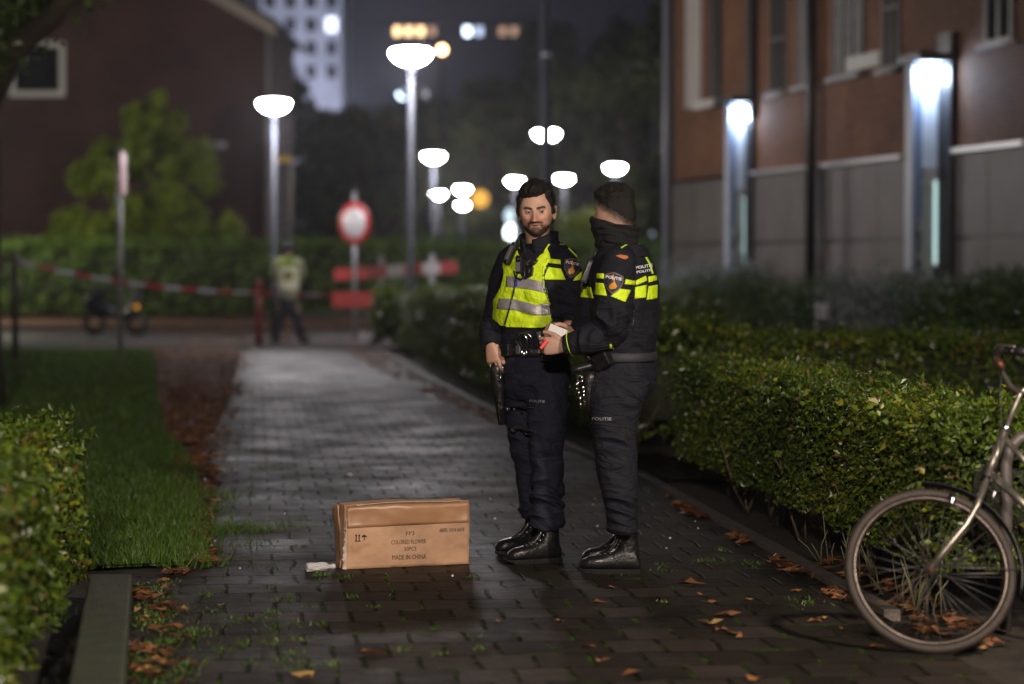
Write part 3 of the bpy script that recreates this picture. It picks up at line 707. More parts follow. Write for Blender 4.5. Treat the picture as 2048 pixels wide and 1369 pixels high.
# ================================================================== dark scooter at the left
c = G(232, 672); S_ = FPX / c.y
r = empty('scooter', (c.x, c.y, 0), 'dark parked scooter with an orange light, half hidden in shadow', 'scooter')
DK = mat('dark_paint', (.010, .010, .013), .35); RUB = mat('rubber', (.012, .012, .012), .75)
X0 = c.x
def disc(cx, cz, ro, ri, w, y):
    m = MB(); m.revolve((cx, y, cz), [(ri, -w), (ro*.93, -w), (ro, -w*.4), (ro, w*.4), (ro*.93, w), (ri, w)], 24, axis=Matrix.Rotation(R(90), 3, 'X'), cap=False); return m
disc(X0 - .42, .24, .24, .13, .05, c.y).build('wheel', RUB, r); disc(X0 + .42, .24, .24, .13, .05, c.y).build('wheel', RUB, r)
b = MB(); b.rings([[Vector((X0 + x, c.y + w*math.cos(q), z + hz*math.sin(q))) for q in [2*math.pi*k/14 for k in range(14)]] for x, z, w, hz in
    ((-.62, .62, .04, .06), (-.55, .64, .15, .16), (-.30, .62, .19, .20), (-.05, .48, .18, .16), (.12, .36, .17, .08), (.25, .42, .17, .14), (.36, .64, .20, .26), (.46, .70, .12, .22), (.50, .70, .04, .10))])
b.build('body', DK, r)
MB().rings([[Vector((X0 + x, c.y + .13*math.cos(q), .88 + .055*math.sin(q))) for q in [2*math.pi*k/12 for k in range(12)]] for x in (-.56, -.35, -.1, .0)]).build('seat', RUB, r)
MB().tube([(X0 + .40, c.y, .3), (X0 + .36, c.y, .98)], .03, 8).build('steering_column', DK, r)
MB().tube([(X0 + .28, c.y - .3, 1.0), (X0 + .36, c.y, 1.0), (X0 + .28, c.y + .3, 1.0)], .018, 8).build('handlebar', DK, r)
MB().ell((X0 + .44, c.y - .16, .58), (.05, .03, .05)).build('indicator_light', emit_mat('amber_light', (1.0, .42, .04), 0.35), r)

# white marker post behind the right hedge
c = W(1378, 650, 30); r = MB().tube([(c.x, c.y, 0), (c.x, c.y, .75)], [.05, .045], 10).build('marker_post', mat('pale_post', (.34, .38, .30), .6))
tag(r, 'short pale marker post behind the cross hedge', 'post')
# bollard light in the shrubs
c = W(1645, 640, 27.5); r = empty('bollard_light', (c.x, c.y, 0), 'short dark grey bollard light standing among the shrubs', 'bollard light')
BG = mat('bollard_grey', (.075, .078, .10), .4)
MB().tube([(c.x, c.y, 0), (c.x, c.y, .82)], .085, 16).build('post', BG, r)
MB().tube([(c.x, c.y, .822), (c.x, c.y, .90)], .08, 16).build('lens', mat('bollard_lens', (.35, .35, .42), .3), r)
MB().revolve((c.x, c.y, .902), [(.085, 0), (.09, .03), (.088, .10), (.03, .115)], 16).build('cap', mat('bollard_lens', ()), r)

# ================================================================== brick house at the left
def brick_mat(name, c1, c2, mortar, sx=1.0, axis='XZ', bumpd=.01):
    m = bpy.data.materials.new(name); m.use_nodes = True; nt = m.node_tree; N = nt.nodes; L = nt.links
    b = N['Principled BSDF']; b.inputs['Roughness'].default_value = .8
    tc = N.new('ShaderNodeTexCoord'); sp = N.new('ShaderNodeSeparateXYZ'); cb = N.new('ShaderNodeCombineXYZ')
    L.new(tc.outputs['Object'], sp.inputs[0]); L.new(sp.outputs[0], cb.inputs[0]); L.new(sp.outputs[2], cb.inputs[1])
    br = N.new('ShaderNodeTexBrick'); br.inputs['Scale'].default_value = 1; br.inputs['Brick Width'].default_value = .22*sx; br.inputs['Row Height'].default_value = .066*sx; br.inputs['Mortar Size'].default_value = .008
    br.inputs['Color1'].default_value = (*c1, 1); br.inputs['Color2'].default_value = (*c2, 1); br.inputs['Mortar'].default_value = (*mortar, 1)
    L.new(cb.outputs[0], br.inputs['Vector']); 
    n = N.new('ShaderNodeTexNoise'); n.inputs['Scale'].default_value = .7; n.inputs['Detail'].default_value = 5; L.new(tc.outputs['Object'], n.inputs['Vector'])
    mr = N.new('ShaderNodeMapRange'); mr.inputs[1].default_value = .3; mr.inputs[2].default_value = .7; mr.inputs[3].default_value = .7; mr.inputs[4].default_value = 1.25; L.new(n.outputs[0], mr.inputs[0])
    v = N.new('ShaderNodeVectorMath'); v.operation = 'SCALE'; L.new(br.outputs['Color'], v.inputs[0]); L.new(mr.outputs[0], v.inputs['Scale']); L.new(v.outputs[0], b.inputs['Base Color'])
    bp = N.new('ShaderNodeBump'); bp.inputs['Strength'].default_value = .6; bp.inputs['Distance'].default_value = bumpd; bp.invert = True; L.new(br.outputs['Fac'], bp.inputs['Height']); L.new(bp.outputs[0], b.inputs['Normal'])
    MATS[name] = m; return m
BRK = brick_mat('house_brick', (.062, .022, .020), (.090, .030, .026), (.042, .028, .027))
D = 69.0
xr = W(530, 300, D).x; zt = W(530, 45, D).z
house = empty('brick_house', (xr - 5, D, 0), 'dark brown brick house with a white framed window at the left', 'house')
sl = .56; xl = xr - 17; xm = xr - 8.5
b = MB(); b.add([(xl, D, 0), (xr, D, 0), (xr, D, zt), (xm, D, zt + 8.5*sl), (xl, D, zt), (xl, D+9, 0), (xr, D+9, 0), (xr, D+9, zt), (xm, D+9, zt + 8.5*sl), (xl, D+9, zt)],
             [(0,1,2,3,4), (9,8,7,6,5), (1,6,7,2), (0,4,9,5)]); b.build('wall', BRK, house)
BARGE = mat('barge_board', (.36, .31, .26), .6); ROOFM = mat('roof_tile', (.03, .027, .028), .7, nscale=3)
rb = MB(); u0 = Vector((xr + .35, 0, zt - .35*sl)); u1 = Vector((xm, 0, zt + 8.5*sl))
for sgn in (1, -1):
    a = Vector((xm + sgn*(u0.x - xm), 0, u0.z)); e = u1
    rb.add([(a.x, D-.3, a.z+.26), (e.x, D-.3, e.z+.26), (e.x, D+9.3, e.z+.26), (a.x, D+9.3, a.z+.26), (a.x, D-.3, a.z+.12), (e.x, D-.3, e.z+.12), (e.x, D+9.3, e.z+.12), (a.x, D+9.3, a.z+.12)], [(0,1,2,3), (7,6,5,4), (0,4,5,1), (2,6,7,3), (0,3,7,4), (1,5,6,2)])
rf = rb.build('roof', ROOFM, house)
bb = MB()
for sgn in (1, -1):
    a = Vector((xm + sgn*(u0.x - xm), 0, u0.z)); e = u1
    bb.add([(a.x, D-.34, a.z+.11), (e.x, D-.34, e.z+.11), (e.x, D-.34, e.z-.24), (a.x, D-.34, a.z-.24), (a.x, D-.28, a.z+.11), (e.x, D-.28, e.z+.11), (e.x, D-.28, e.z-.24), (a.x, D-.28, a.z-.24)], [(0,1,2,3), (7,6,5,4), (0,4,5,1), (2,6,7,3), (0,3,7,4)])
bb.build('barge_board', BARGE, rf)
# gutter end and downpipe at the corner
MB().tube([(xr + .12, D - .12, 0), (xr + .12, D - .12, zt - .3)], .05, 8).build('downpipe', mat('pipe_grey', (.20, .19, .19), .5), house)
GLS = mat('dark_glass', (.008, .008, .012), .08, spec=.8)
def window(parent, x0, x1, z0, z1, y, fr=.09, mull=(), m=None, out=-.06):
    fm = m or WHT; w = MB()
    w.box((x0, y+out, z0), (x1, y+.02, z0+fr)); w.box((x0, y+out, z1-fr), (x1, y+.02, z1)); w.box((x0, y+out, z0+fr), (x0+fr, y+.02, z1-fr)); w.box((x1-fr, y+out, z0+fr), (x1, y+.02, z1-fr))
    for u in mull: xx = x0 + (x1-x0)*u; w.box((xx-.03, y+out+.005, z0+fr), (xx+.03, y+.02, z1-fr))
    f = w.build('window', fm, parent); MB().box((x0+fr, y-.025, z0+fr), (x1-fr, y-.01, z1-fr)).build('pane', GLS, f); return f
a, c = W(20, 194, D), W(130, 84, D)
window(house, a.x, c.x, a.z, c.z, D, .16, m=mat('window_white', (.60, .58, .58), .5))
a, c = W(386, 296, D-.1), W(452, 284, D-.1)
MB().box((a.x, D-.06, a.z), (c.x, D-.005, c.z)).build('name_plate', mat('plate_white', (.55, .55, .58), .5), house)

# ================================================================== distant blocks with lit windows
def block(label, x0, x1, z1, D, cols, rows, wpx, wall, lit, pitch, z0=0, dep=12, first=None, frac=(.55, .6), name='apartment_block', glass=None):
    r = empty(name, ((x0+x1)/2, D, 0), label, 'building')
    MB().box((x0, D, 0), (x1, D+dep, z1)).build('wall', wall, r)
    cw = (x1-x0)/cols; rh = pitch; k = 0
    for j in range(rows):
        for i in range(cols):
            zc = z1 - rh*(j+.55); xc = x0 + cw*(i+.5)
            m = lit.get((i, j)); hw, hh = cw*frac[0]/2, rh*frac[1]/2
            f = MB(); t = .12
            for q in (((xc-hw-t), D-.10, zc-hh-t, xc+hw+t, zc-hh), (xc-hw-t, D-.10, zc+hh, xc+hw+t, zc+hh+t), (xc-hw-t, D-.10, zc-hh, xc-hw, zc+hh), (xc+hw, D-.10, zc-hh, xc+hw+t, zc+hh)):
                f.box((q[0], q[1], q[2]), (q[3], D-.004, q[4]))
            fo = f.build('window', wall, r); MB().box((xc-hw, D-.06, zc-hh), (xc+hw, D-.01, zc+hh)).build('pane', m or glass or GLS, fo)
    return r
TW = mat('tower_render', (.36, .37, .44), .8, nscale=.3, emit=((.40, .42, .55), .055))
TW = mat('tower_render2', (.62, .63, .68), .8, nscale=.3)
D = 232; a = W(520, 300, D); e = W(684, 300, D)
block('pale grey tower block rising behind the house corner', a.x, e.x, W(600, -70, D).z, D, 4, 5, 0, TW, {(3, 2): emit_mat('lit_cool', (.7, .8, 1), 1.6)}, W(0, 60, D).z - W(0, 107, D).z, frac=(.52, .6), name='tower_block')
# soft point light in front of that tower, without a lamp body
point_light('tower_light', tuple(W(600, 230, D - 26)), 9000, (.72, .76, 1.0), 1.0)
WARM = emit_mat('lit_warm', (1.0, .62, .30), 2.2); WARM2 = emit_mat('lit_warm_dim', (1.0, .6, .4), .35); COOL = emit_mat('lit_cool_bright', (.66, .80, 1.0), 3.4); COOL2 = emit_mat('lit_cool_dim', (.6, .72, 1.0), .9)
D = 262; a = W(690, 300, D); e = W(1110, 300, D); zt = W(0, 40, D).z
wl = mat('night_wall', (.035, .032, .038), .9)
lit = {(4, 0): WARM, (5, 0): WARM, (6, 0): WARM, (7, 0): WARM2, (10, 0): COOL, (11, 0): COOL2, (13, 0): WARM2, (14, 0): WARM2}
r = block('dark wide flats far away with a few orange and bluish lit windows', a.x, e.x, zt, D, 18, 3, 0, wl, lit, W(0, 55, D).z - W(0, 97, D).z, frac=(.55, .42), glass=mat('night_glass', (.01, .01, .012), .3))
def glow_lamp(label, px, py, D, rad, col, s, rz=None):
    """a distant lit lamp on its post, seen as a soft disc"""
    c = W(px, py, D); r = empty('distant_lamp', (c.x, c.y, 0), label, 'lamp', 'distant lamps beyond the park')
    MB().tube([(c.x, c.y + .05, 0), (c.x, c.y + .05, max(.2, c.z))], .05, 6).build('post', wl, r)
    MB().ell(c, (rad, rad, rz or rad), nu=12, nv=8).build('lamp_head', emit_mat('glow_%s' % label.split()[0], col, s), r); return r
glow_lamp('orange distant lamp just right of the biggest street lamp', 884, 100, 120, .22, (1, .55, .25), 7)
glow_lamp('bluish distant lamp left of the tall pale lamp pole', 806, 192, 140, .34, (.6, .8, 1), 6)
glow_lamp('faint grey distant lamp right of the tall pale lamp pole', 846, 186, 150, .30, (.7, .7, .8), .5)
glow_lamp('amber distant lamp right of the tight cluster of three', 960, 398, 110, .40, (1, .50, .08), .6)
glow_lamp('pinkish distant lamp beside the radio on the bearded officer\'s shoulder', 1010, 503, 95, .16, (1, .78, .85), 4.5)
glow_lamp('teal distant lamp right of the masked officer, the lower one', 1318, 502, 95, .28, (.45, .85, .78), 1.6, .18)
glow_lamp('slate distant lamp right of the masked officer, the upper one', 1312, 463, 100, .25, (.5, .62, .72), .45, .22)
glow_lamp('tall white distant lamp between cluster and the bearded officer', 1022, 466, 98, .24, (.80, .92, 1), 4.0, .34)
glow_lamp('pale distant lamp stacked above the tall white one', 1020, 432, 99, .22, (.6, .75, .85), .8, .3)
glow_lamp('green distant lamp between the two officers', 1162, 489, 80, .60, (.12, .50, .10), .55, .16)

# van with red tail lights behind the officers
c = W(1237, 520, 62); r = empty('parked_van', (c.x, c.y, 0), 'dark parked van with red tail lights behind the masked officer', 'van')
b = MB(); hw = .92
b.rings([[Vector((c.x + x, c.y + y, z)) for x, z in ((-hw*k, .35), (-hw*k, 1.2), (-hw*.93*k, 1.95*kk), (-hw*.7*k, 2.08*kk), (hw*.7*k, 2.08*kk), (hw*.93*k, 1.95*kk), (hw*k, 1.2), (hw*k, .35))] for y, k, kk in ((0, .97, .98), (.1, 1, 1), (3.2, 1, 1), (4.0, .95, .72), (4.8, .88, .55))])
b.build('body', mat('van_paint', (.02, .022, .03), .3, coat=.5), r)
MB().box((c.x - .62, c.y - .012, 1.25), (c.x + .62, c.y - .004, 1.8)).build('rear_window', GLS, r)
for s_ in (-1, 1):
    MB().box((c.x + s_*.60 - .13, c.y - .04, 1.42), (c.x + s_*.60 + .13, c.y - .014, 1.80)).build('tail_light', emit_mat('tail_red', (1, .03, .05), 1.1), r)
    for yy in (.7, 3.9): disc(c.x + s_*.80, .33, .33, .12, .1, c.y + yy).build('wheel', RUB, r)

# ================================================================== trees
def tree(label, cx, cy, h, crown, n, size, m, seed, name='tree', trunk=.18, trunk_h=None, group=None):
    """crown: list of (dx, dy, z, r) clumps"""
    rg = np.random.default_rng(seed); root = empty(name, (cx, cy, 0), label, 'tree', group)
    cr = np.array(crown, float); sub = []
    for (dx, dy, z, r_) in cr:
        for _ in range(9):
            d = rg.normal(size=3); d /= np.linalg.norm(d); q = np.array([cx+dx, cy+dy, z]) + d * r_ * rg.uniform(.35, .95) * np.array([1, 1, .8]); sub.append((*q, r_ * rg.uniform(.22, .42)))
    sub = np.array(sub); w = sub[:, 3]**2; idx = rg.choice(len(sub), n, p=w/w.sum()); d = rg.normal(size=(n, 3)); d /= np.linalg.norm(d, axis=1)[:, None]
    P = sub[idx, :3] + d * sub[idx, 3][:, None] * rg.uniform(.4, 1.1, n)[:, None]
    V, F, r_ = leaves(P, size, seed, aspect=.6); np_mesh('crown', V, F, m, root, attr=r_)
    b = MB(); th = trunk_h or h * .35; b.tube([(cx, cy, -.05), (cx + .04, cy, th*.5), (cx - .03, cy, th), (cx, cy, h*.75)], [trunk*1.25, trunk, trunk*.8, trunk*.3], 9)
    for (dx, dy, z, r_) in cr: b.tube([(cx, cy, min(th, z*.7)), (cx + dx*.5, cy + dy*.5, (th+z)*.5), (cx+dx, cy+dy, z)], [trunk*.5, trunk*.3, trunk*.12], 6)
    b.build('trunk', BARK, root); return root
# yellow-green bush tree before the house
c = W(300, 640, 64.5)
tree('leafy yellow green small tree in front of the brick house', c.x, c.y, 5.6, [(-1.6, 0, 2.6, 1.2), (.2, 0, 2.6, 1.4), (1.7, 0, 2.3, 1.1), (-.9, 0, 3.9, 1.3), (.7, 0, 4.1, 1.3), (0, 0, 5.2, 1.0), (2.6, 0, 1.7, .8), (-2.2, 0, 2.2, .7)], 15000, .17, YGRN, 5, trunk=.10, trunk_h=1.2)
# dark background trees
bgT = [(655, 132, 9.6, 3.4, 'broad dark tree in front of the foot of the tower block'), (765, 128, 9.8, 3.6, 'dark tree behind the round road sign'), (880, 136, 11.6, 4.0, 'dark tree behind the biggest street lamp'),
       (1000, 128, 12.0, 4.0, 'tall dark tree behind the bearded officer'), (1130, 122, 13.6, 4.0, 'tall dark tree behind the mast'), (1235, 98, 12.4, 3.2, 'tall tree with lamplit green leaves above the masked officer'), (1320, 92, 11.0, 2.8, 'dark tree against the end of the brick building')]
for i, (px, D, h, cr_, lab) in enumerate(bgT):
    c = W(px, 525, D); rg2 = random.Random(i)
    crown = [(rg2.uniform(-cr_, cr_)*.8, rg2.uniform(-cr_, cr_)*.5, h*(.30 + .62*k/11.) , cr_*rg2.uniform(.40, .58)) for k in range(12)]
    tree(lab, c.x, c.y, h, crown, 9000, .38, TGRN, 100 + i, trunk=.25, trunk_h=2.4, group='dark trees of the park')
# lit yellow-green leaves low between the officers
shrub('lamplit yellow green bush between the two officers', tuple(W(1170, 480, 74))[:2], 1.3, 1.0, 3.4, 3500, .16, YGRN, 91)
# distant belt of trees closing the view
rgb = np.random.default_rng(5); n = 60000
P = np.stack([rgb.uniform(-60, 60, n), rgb.uniform(150, 165, n), rgb.uniform(0, 1, n)], 1)
tp = 9.5 + 2.2*np.sin(P[:, 0]*.35) + 1.3*np.sin(P[:, 0]*.93 + 2) + 1.0*np.sin(P[:, 0]*2.1); P[:, 2] = P[:, 2]**.8 * tp
V, F, r_ = leaves(P, .75, 4, aspect=.7)
o = np_mesh('distant_trees', V, F, TGRN, attr=r_); tag(o, 'far dark belt of trees closing the view', 'trees', kind='stuff')
# dark tree at the left edge, one limb across the top corner
r = empty('old_tree', (-5.35, 24, 0), 'dark tree trunk at the left edge with a limb across the top corner', 'tree')
c0 = W(-45, 600, 24); c1 = W(-40, 200, 24); c2 = W(30, 95, 23.5); c3 = W(110, 30, 23); c4 = W(170, -60, 22.6)
MB().tube([(c0.x, 24, -.05), (c0.x, 24, 1.0), (c1.x, 24, 2.6), c1 + Vector((-.1, 0, 1.2))], [.27, .23, .21, .19], 12).build('trunk', BARK, r)
MB().tube([c1 + Vector((0, 0, -.1)), c2.lerp(c1, .4), c2, c3, c4], [.17, .16, .13, .11, .09], 10).build('limb', BARK, r)
rg = np.random.default_rng(9); n = 2600; cc = np.array([W(x, y, 23.5) for x, y in ((-30, 10), (20, 20), (90, -20), (-25, 80), (150, -50), (40, -10))])
idx = rg.integers(0, 6, n); d = rg.normal(size=(n, 3)); P = cc[idx] + d * .17
V, F, r_ = leaves(P, .10, 10); np_mesh('crown', V, F, DGRN, r, attr=r_)
# ================================================================== brick building at the right
# local frame: origin at the facade's far left foot, +x along the facade towards the camera, -y outwards
F0 = Vector((W(1345, 500, FAC(1345)).x, FAC(1345), 0))
F1 = Vector((W(2048, 500, FAC(2048)).x, FAC(2048), 0))
FANG = math.atan2(F1.y - F0.y, F1.x - F0.x)
def fx(px):                        # distance along the facade under a pixel column
    D = FAC(px); p = Vector((W(px, 500, D).x, D, 0)); return (p - F0).length * (1 if D < F0.y else -1)
def fz(px, py): return W(px, py, FAC(px)).z
bld = empty('brick_building', F0, 'long brick building with grey ground floor panels and lit doorways', 'building')
bld.rotation_euler = (0, 0, FANG)
BM = bld.matrix_basis if False else Matrix.Translation(F0) @ Matrix.Rotation(FANG, 4, 'Z')
def bpart(name, mb, m, parent=None, bevel=0):
    me = mb.mesh(name); o = bpy.data.objects.new(name, me); COL.objects.link(o)
    for x in (m if isinstance(m, list) else [m]): me.materials.append(x)
    o.parent = parent or bld
    if bevel:
        bb_ = o.modifiers.new('bevel', 'BEVEL'); bb_.width = bevel; bb_.segments = 2
    return o
BR2 = brick_mat('orange_brick', (.19, .070, .026), (.25, .098, .036), (.07, .045, .032))
PANM = mat('grey_cladding', (.130, .108, .100), .55, nscale=1.2, namt=.22)
DKF = mat('dark_frame', (.022, .020, .024), .45)
ZL = 3.0; LEN = fx(2048) + 3.0; H = 8.6
xs = [fx(1455), fx(1503), fx(1820), fx(1892)]
# brick upper wall and grey cladding below
bpart('upper_wall', MB().box((0, 0, ZL + .06), (LEN, 9, H)), BR2)
bpart('end_wall', MB().box((0.02, .02, 0), (LEN - .02, 8.9, ZL - .002)), DKF)
pw = 1.35; x = .12; k = 0
m = MB()
while x < LEN - .1:
    x2 = min(x + pw, LEN)
    for z0, z1 in ((.05, 1.78), (1.83, ZL - .03)): m.box((x + .012, -.03, z0), (x2 - .012, .018, z1))
    x = x2
bpart('cladding', m, PANM)
LEDGE = mat('pale_ledge', (.45, .44, .47), .35, .3)
for (a, c) in ((1512, 1628), (1652, 1815), (1915, 2060)):
    bpart('ledge', MB().box((fx(a), -.13, ZL - .01), (fx(c), -.005, ZL + .05)), LEDGE)
# windows: px left, px right, sill py at left, top of frame above the picture
WF = mat('window_frame_grey', (.16, .15, .15), .4); SILL = mat('stone_sill', (.42, .41, .42), .5)
CURT = mat('pale_blind', (.22, .21, .20), .8, nscale=4)
def bwin(pa, pb, ys, frame=WF, glass=GLS, top=H - .7, split=2):
    x0, x1 = fx(pa), fx(pb); z0 = fz(pa, ys); m_ = MB(); t = .06
    m_.box((x0, -.05, z0), (x1, -.004, z0 + t)); m_.box((x0, -.05, top - t), (x1, -.004, top))
    for k in range(split + 1):
        xx = x0 + (x1 - x0 - t) * k / split; m_.box((xx, -.052, z0 + t), (xx + t, -.004, top - t))
    m_.box((x0 + t, -.047, z0 + .9), (x1 - t, -.004, z0 + .94))
    w = bpart('window', m_, frame); bpart('pane', MB().box((x0 + t, -.025, z0 + t), (x1 - t, -.008, top - t)), glass, w)
    bpart('sill', MB().box((x0 - .06, -.16, z0 - .07), (x1 + .06, -.004, z0 - .004)), SILL, w); return w
bwin(1543, 1573, 190); bwin(1597, 1633, 176, glass=CURT); bwin(1668, 1728, 158, glass=CURT, split=3); bwin(1768, 1800, 142); bwin(1972, 2026, 92)
# tall pale panel window at the far end
bpart('tall_panel', MB().box((fx(1374), -.05, fz(1374, 218)), (fx(1404), -.004, H - .4)), mat('pale_panel', (.52, .46, .42), .6))
bpart('dark_strip', MB().box((fx(1425), -.06, fz(1425, 215)), (fx(1442), -.004, H - .3)), DKF)
for px in (1640,):
    bpart('downpipe', MB().tube([(fx(px), -.16, 0), (fx(px), -.16, H)], .085, 12), DKF)
bpart('downpipe', MB().tube([(fx(1657), -.12, 0), (fx(1657), -.12, ZL)], .045, 10), DKF)
bpart('corner_pipe', MB().tube([(-.12, -.10, 0), (-.12, -.10, H)], .06, 10), mat('pipe_light', (.30, .31, .36), .4))
bpart('corner_post', MB().box((-.02, -.04, 0), (.11, -.006, H)), DKF)
for px in (1505,):
    bpart('drain_box', MB().box((fx(1506), -.14, ZL + 1.0), (fx(1514), -.006, H)), DKF)

# the two lit doorways: a light grey recess projecting from the wall, dark side fin, lamp under its canopy
LGREY = mat('doorway_render', (.50, .54, .62), .45, nscale=3, namt=.1); DOORG = mat('frosted_glass', (.34, .42, .42), .2)
def doorway(pa, pb, pf, ytop, lampE, lab):
    """glazed porch projecting from the wall; its end towards the camera is the lit pale face"""
    x1, xf = fx(pb), fx(pf); zt = fz(pb, ytop)
    S = FPX / FAC(pb); out = (pb - pa) / S / abs(math.cos(FANG) * ((pb-1024)/FPX) - math.sin(FANG) * 0 + 1) if False else None
    # outward reach so that the outer edge lands on column pa
    base = BM @ Vector((x1, 0, 0)); nrm = (BM.to_3x3() @ Vector((0, -1, 0)))
    k = (pa - 1024) / FPX; out = (k * base.y - base.x) / (nrm.x - k * nrm.y)
    x0 = x1 - .22
    r = bpart('doorway', MB().box((x0, -out, .02), (x1, -.004, zt - .02)), LGREY)
    r['label'] = lab
    bpart('side_fin', MB().box((x1 + .05, -.10, 0), (xf, -.035, zt + .42)), DKF, r)
    bpart('canopy', MB().box((x0 - .1, -out - .10, zt), (x1 + .55, -.035, zt + .12)), DKF, r)
    e = x1 + .004; F_ = lambda u0, u1, z0, z1, t=.03: MB().box((e, -out*(1-u0), z0), (e + t, -out*(1-u1), z1))
    bpart('corner_post', F_(.0, .10, .05, zt - .03, .05), mat('post_blue', (.30, .36, .50), .4), r)
    bpart('door_leaf', F_(.36, .66, .05, 2.55), mat('door_pale', (.42, .50, .47), .35), r)
    bpart('door_window', F_(.74, .94, 1.45, 2.62), emit_mat('lobby_light', (.62, .88, .84), .55), r)
    bpart('door_panel', F_(.70, .97, .05, 1.40), DKF, r)
    bpart('lintel', F_(.36, .98, 2.68, 2.82, .06), SILL, r)
    bpart('reveal', F_(.14, .34, .05, zt - .03, .012), mat('reveal_blue', (.16, .21, .34), .4), r)
    for z in (1.55, 1.95): bpart('letter_box', MB().ell((e + .05, -out*.78, z), (.06, out*.09, .15)), mat('letter_box_grey', (.30, .31, .34), .3, .6), r)
    bpart('lamp', MB().ell((e + .22, -out*.55, zt - .17), (.15, out*.46, .13)), emit_mat('doorway_lamp', (.62, .78, 1.0), lampE), r)
    return r
doorway(1456, 1498, 1512, 210, 30, 'lit doorway at the far end, smaller in the photo')
doorway(1820, 1884, 1912, 130, 30, 'lit doorway near the right edge, larger in the photo')
# pale number plates beside the lamps
bpart('number_plate', MB().box((fx(1765), -.60, fz(1765, 146)), (fx(1832), -.56, fz(1765, 118))), mat('plate_pale', (.6, .58, .52), .5))
bpart('number_plate', MB().box((fx(1415), -.30, fz(1415, 222)), (fx(1456), -.27, fz(1415, 206))), mat('plate_pale', ()))
# ================================================================== modelling tools for the figures
def union(mb, voxel=0.006, smooth=4, name='m'):
    """merge overlapping closed shapes into one continuous surface"""
    me = mb.mesh('tmp'); o = bpy.data.objects.new('tmp', me); COL.objects.link(o)
    r = o.modifiers.new('r', 'REMESH'); r.mode = 'VOXEL'; r.voxel_size = voxel; r.use_smooth_shade = True
    if smooth:
        s = o.modifiers.new('s', 'SMOOTH'); s.iterations = smooth; s.factor = 0.5
    dg = bpy.context.evaluated_depsgraph_get(); dg.update()
    out = bpy.data.meshes.new_from_object(o.evaluated_get(dg)); out.name = name
    bpy.data.objects.remove(o); bpy.data.meshes.remove(me)
    out.polygons.foreach_set('use_smooth', [True] * len(out.polygons)); out.materials.clear(); return out
def fold(me, spots, base=0.0015, seed=0.0, bscale=14):
    """cloth folds: spots = (centre, radius, amplitude, (sx, sy, sz) noise stretch)"""
    me.update(); n = len(me.vertices); nr = [v.normal.copy() for v in me.vertices]
    for v, q in zip(me.vertices, nr):
        p = v.co; d = base * noise.noise(Vector((p.x*bscale + seed, p.y*bscale, p.z*bscale)))
        for c, r_, a, st in spots:
            w = (p - c).length / r_
            if w < 1.6:
                w = math.exp(-w*w*1.6); s = noise.noise(Vector((p.x*st[0] + seed, p.y*st[1], p.z*st[2] + (p.x + p.y)*st[2]*.35)))
                s = (1 - abs(s)*3.2)          # ridged, like creases
                d += a * w * s * .9
        v.co = p + q * d
    me.update()
def ering(c, lat, fr, rx, ry, n=44, e=2.3, dz=0.0, front=0.0):
    """superellipse ring; lat/fr unit vectors; dz tilts the front up; front pushes the front out"""
    out = []
    for k in range(n):
        q = 2*math.pi*k/n; cx, cy = math.cos(q), math.sin(q)
        x = math.copysign(abs(cx)**(2/e), cx)*rx; y = math.copysign(abs(cy)**(2/e), cy)*ry
        if y > 0: y += front * (y/ry)
        out.append(c + lat*x + fr*y + Vector((0, 0, dz*y/ry)))
    return out
def bvh_of(objs):
    vs, fs = [], []; n = 0
    for o in objs:
        M = wmat(o); me = o.data
        vs += [M @ v.co for v in me.vertices]; fs += [tuple(i + n for i in p.vertices) for p in me.polygons]; n = len(vs)
    return BVHTree.FromPolygons(vs, fs)
def onto(bvh, px, py, off=0.003, D0=11.5):
    d = ray(px, py).normalized(); h, nr, i, dist = bvh.ray_cast(CAMP, d)
    if h is None:
        h, nr, i, dist = bvh.find_nearest(W(px, py, D0))
    if nr.dot(d) > 0: nr = -nr
    return h + nr * off, nr
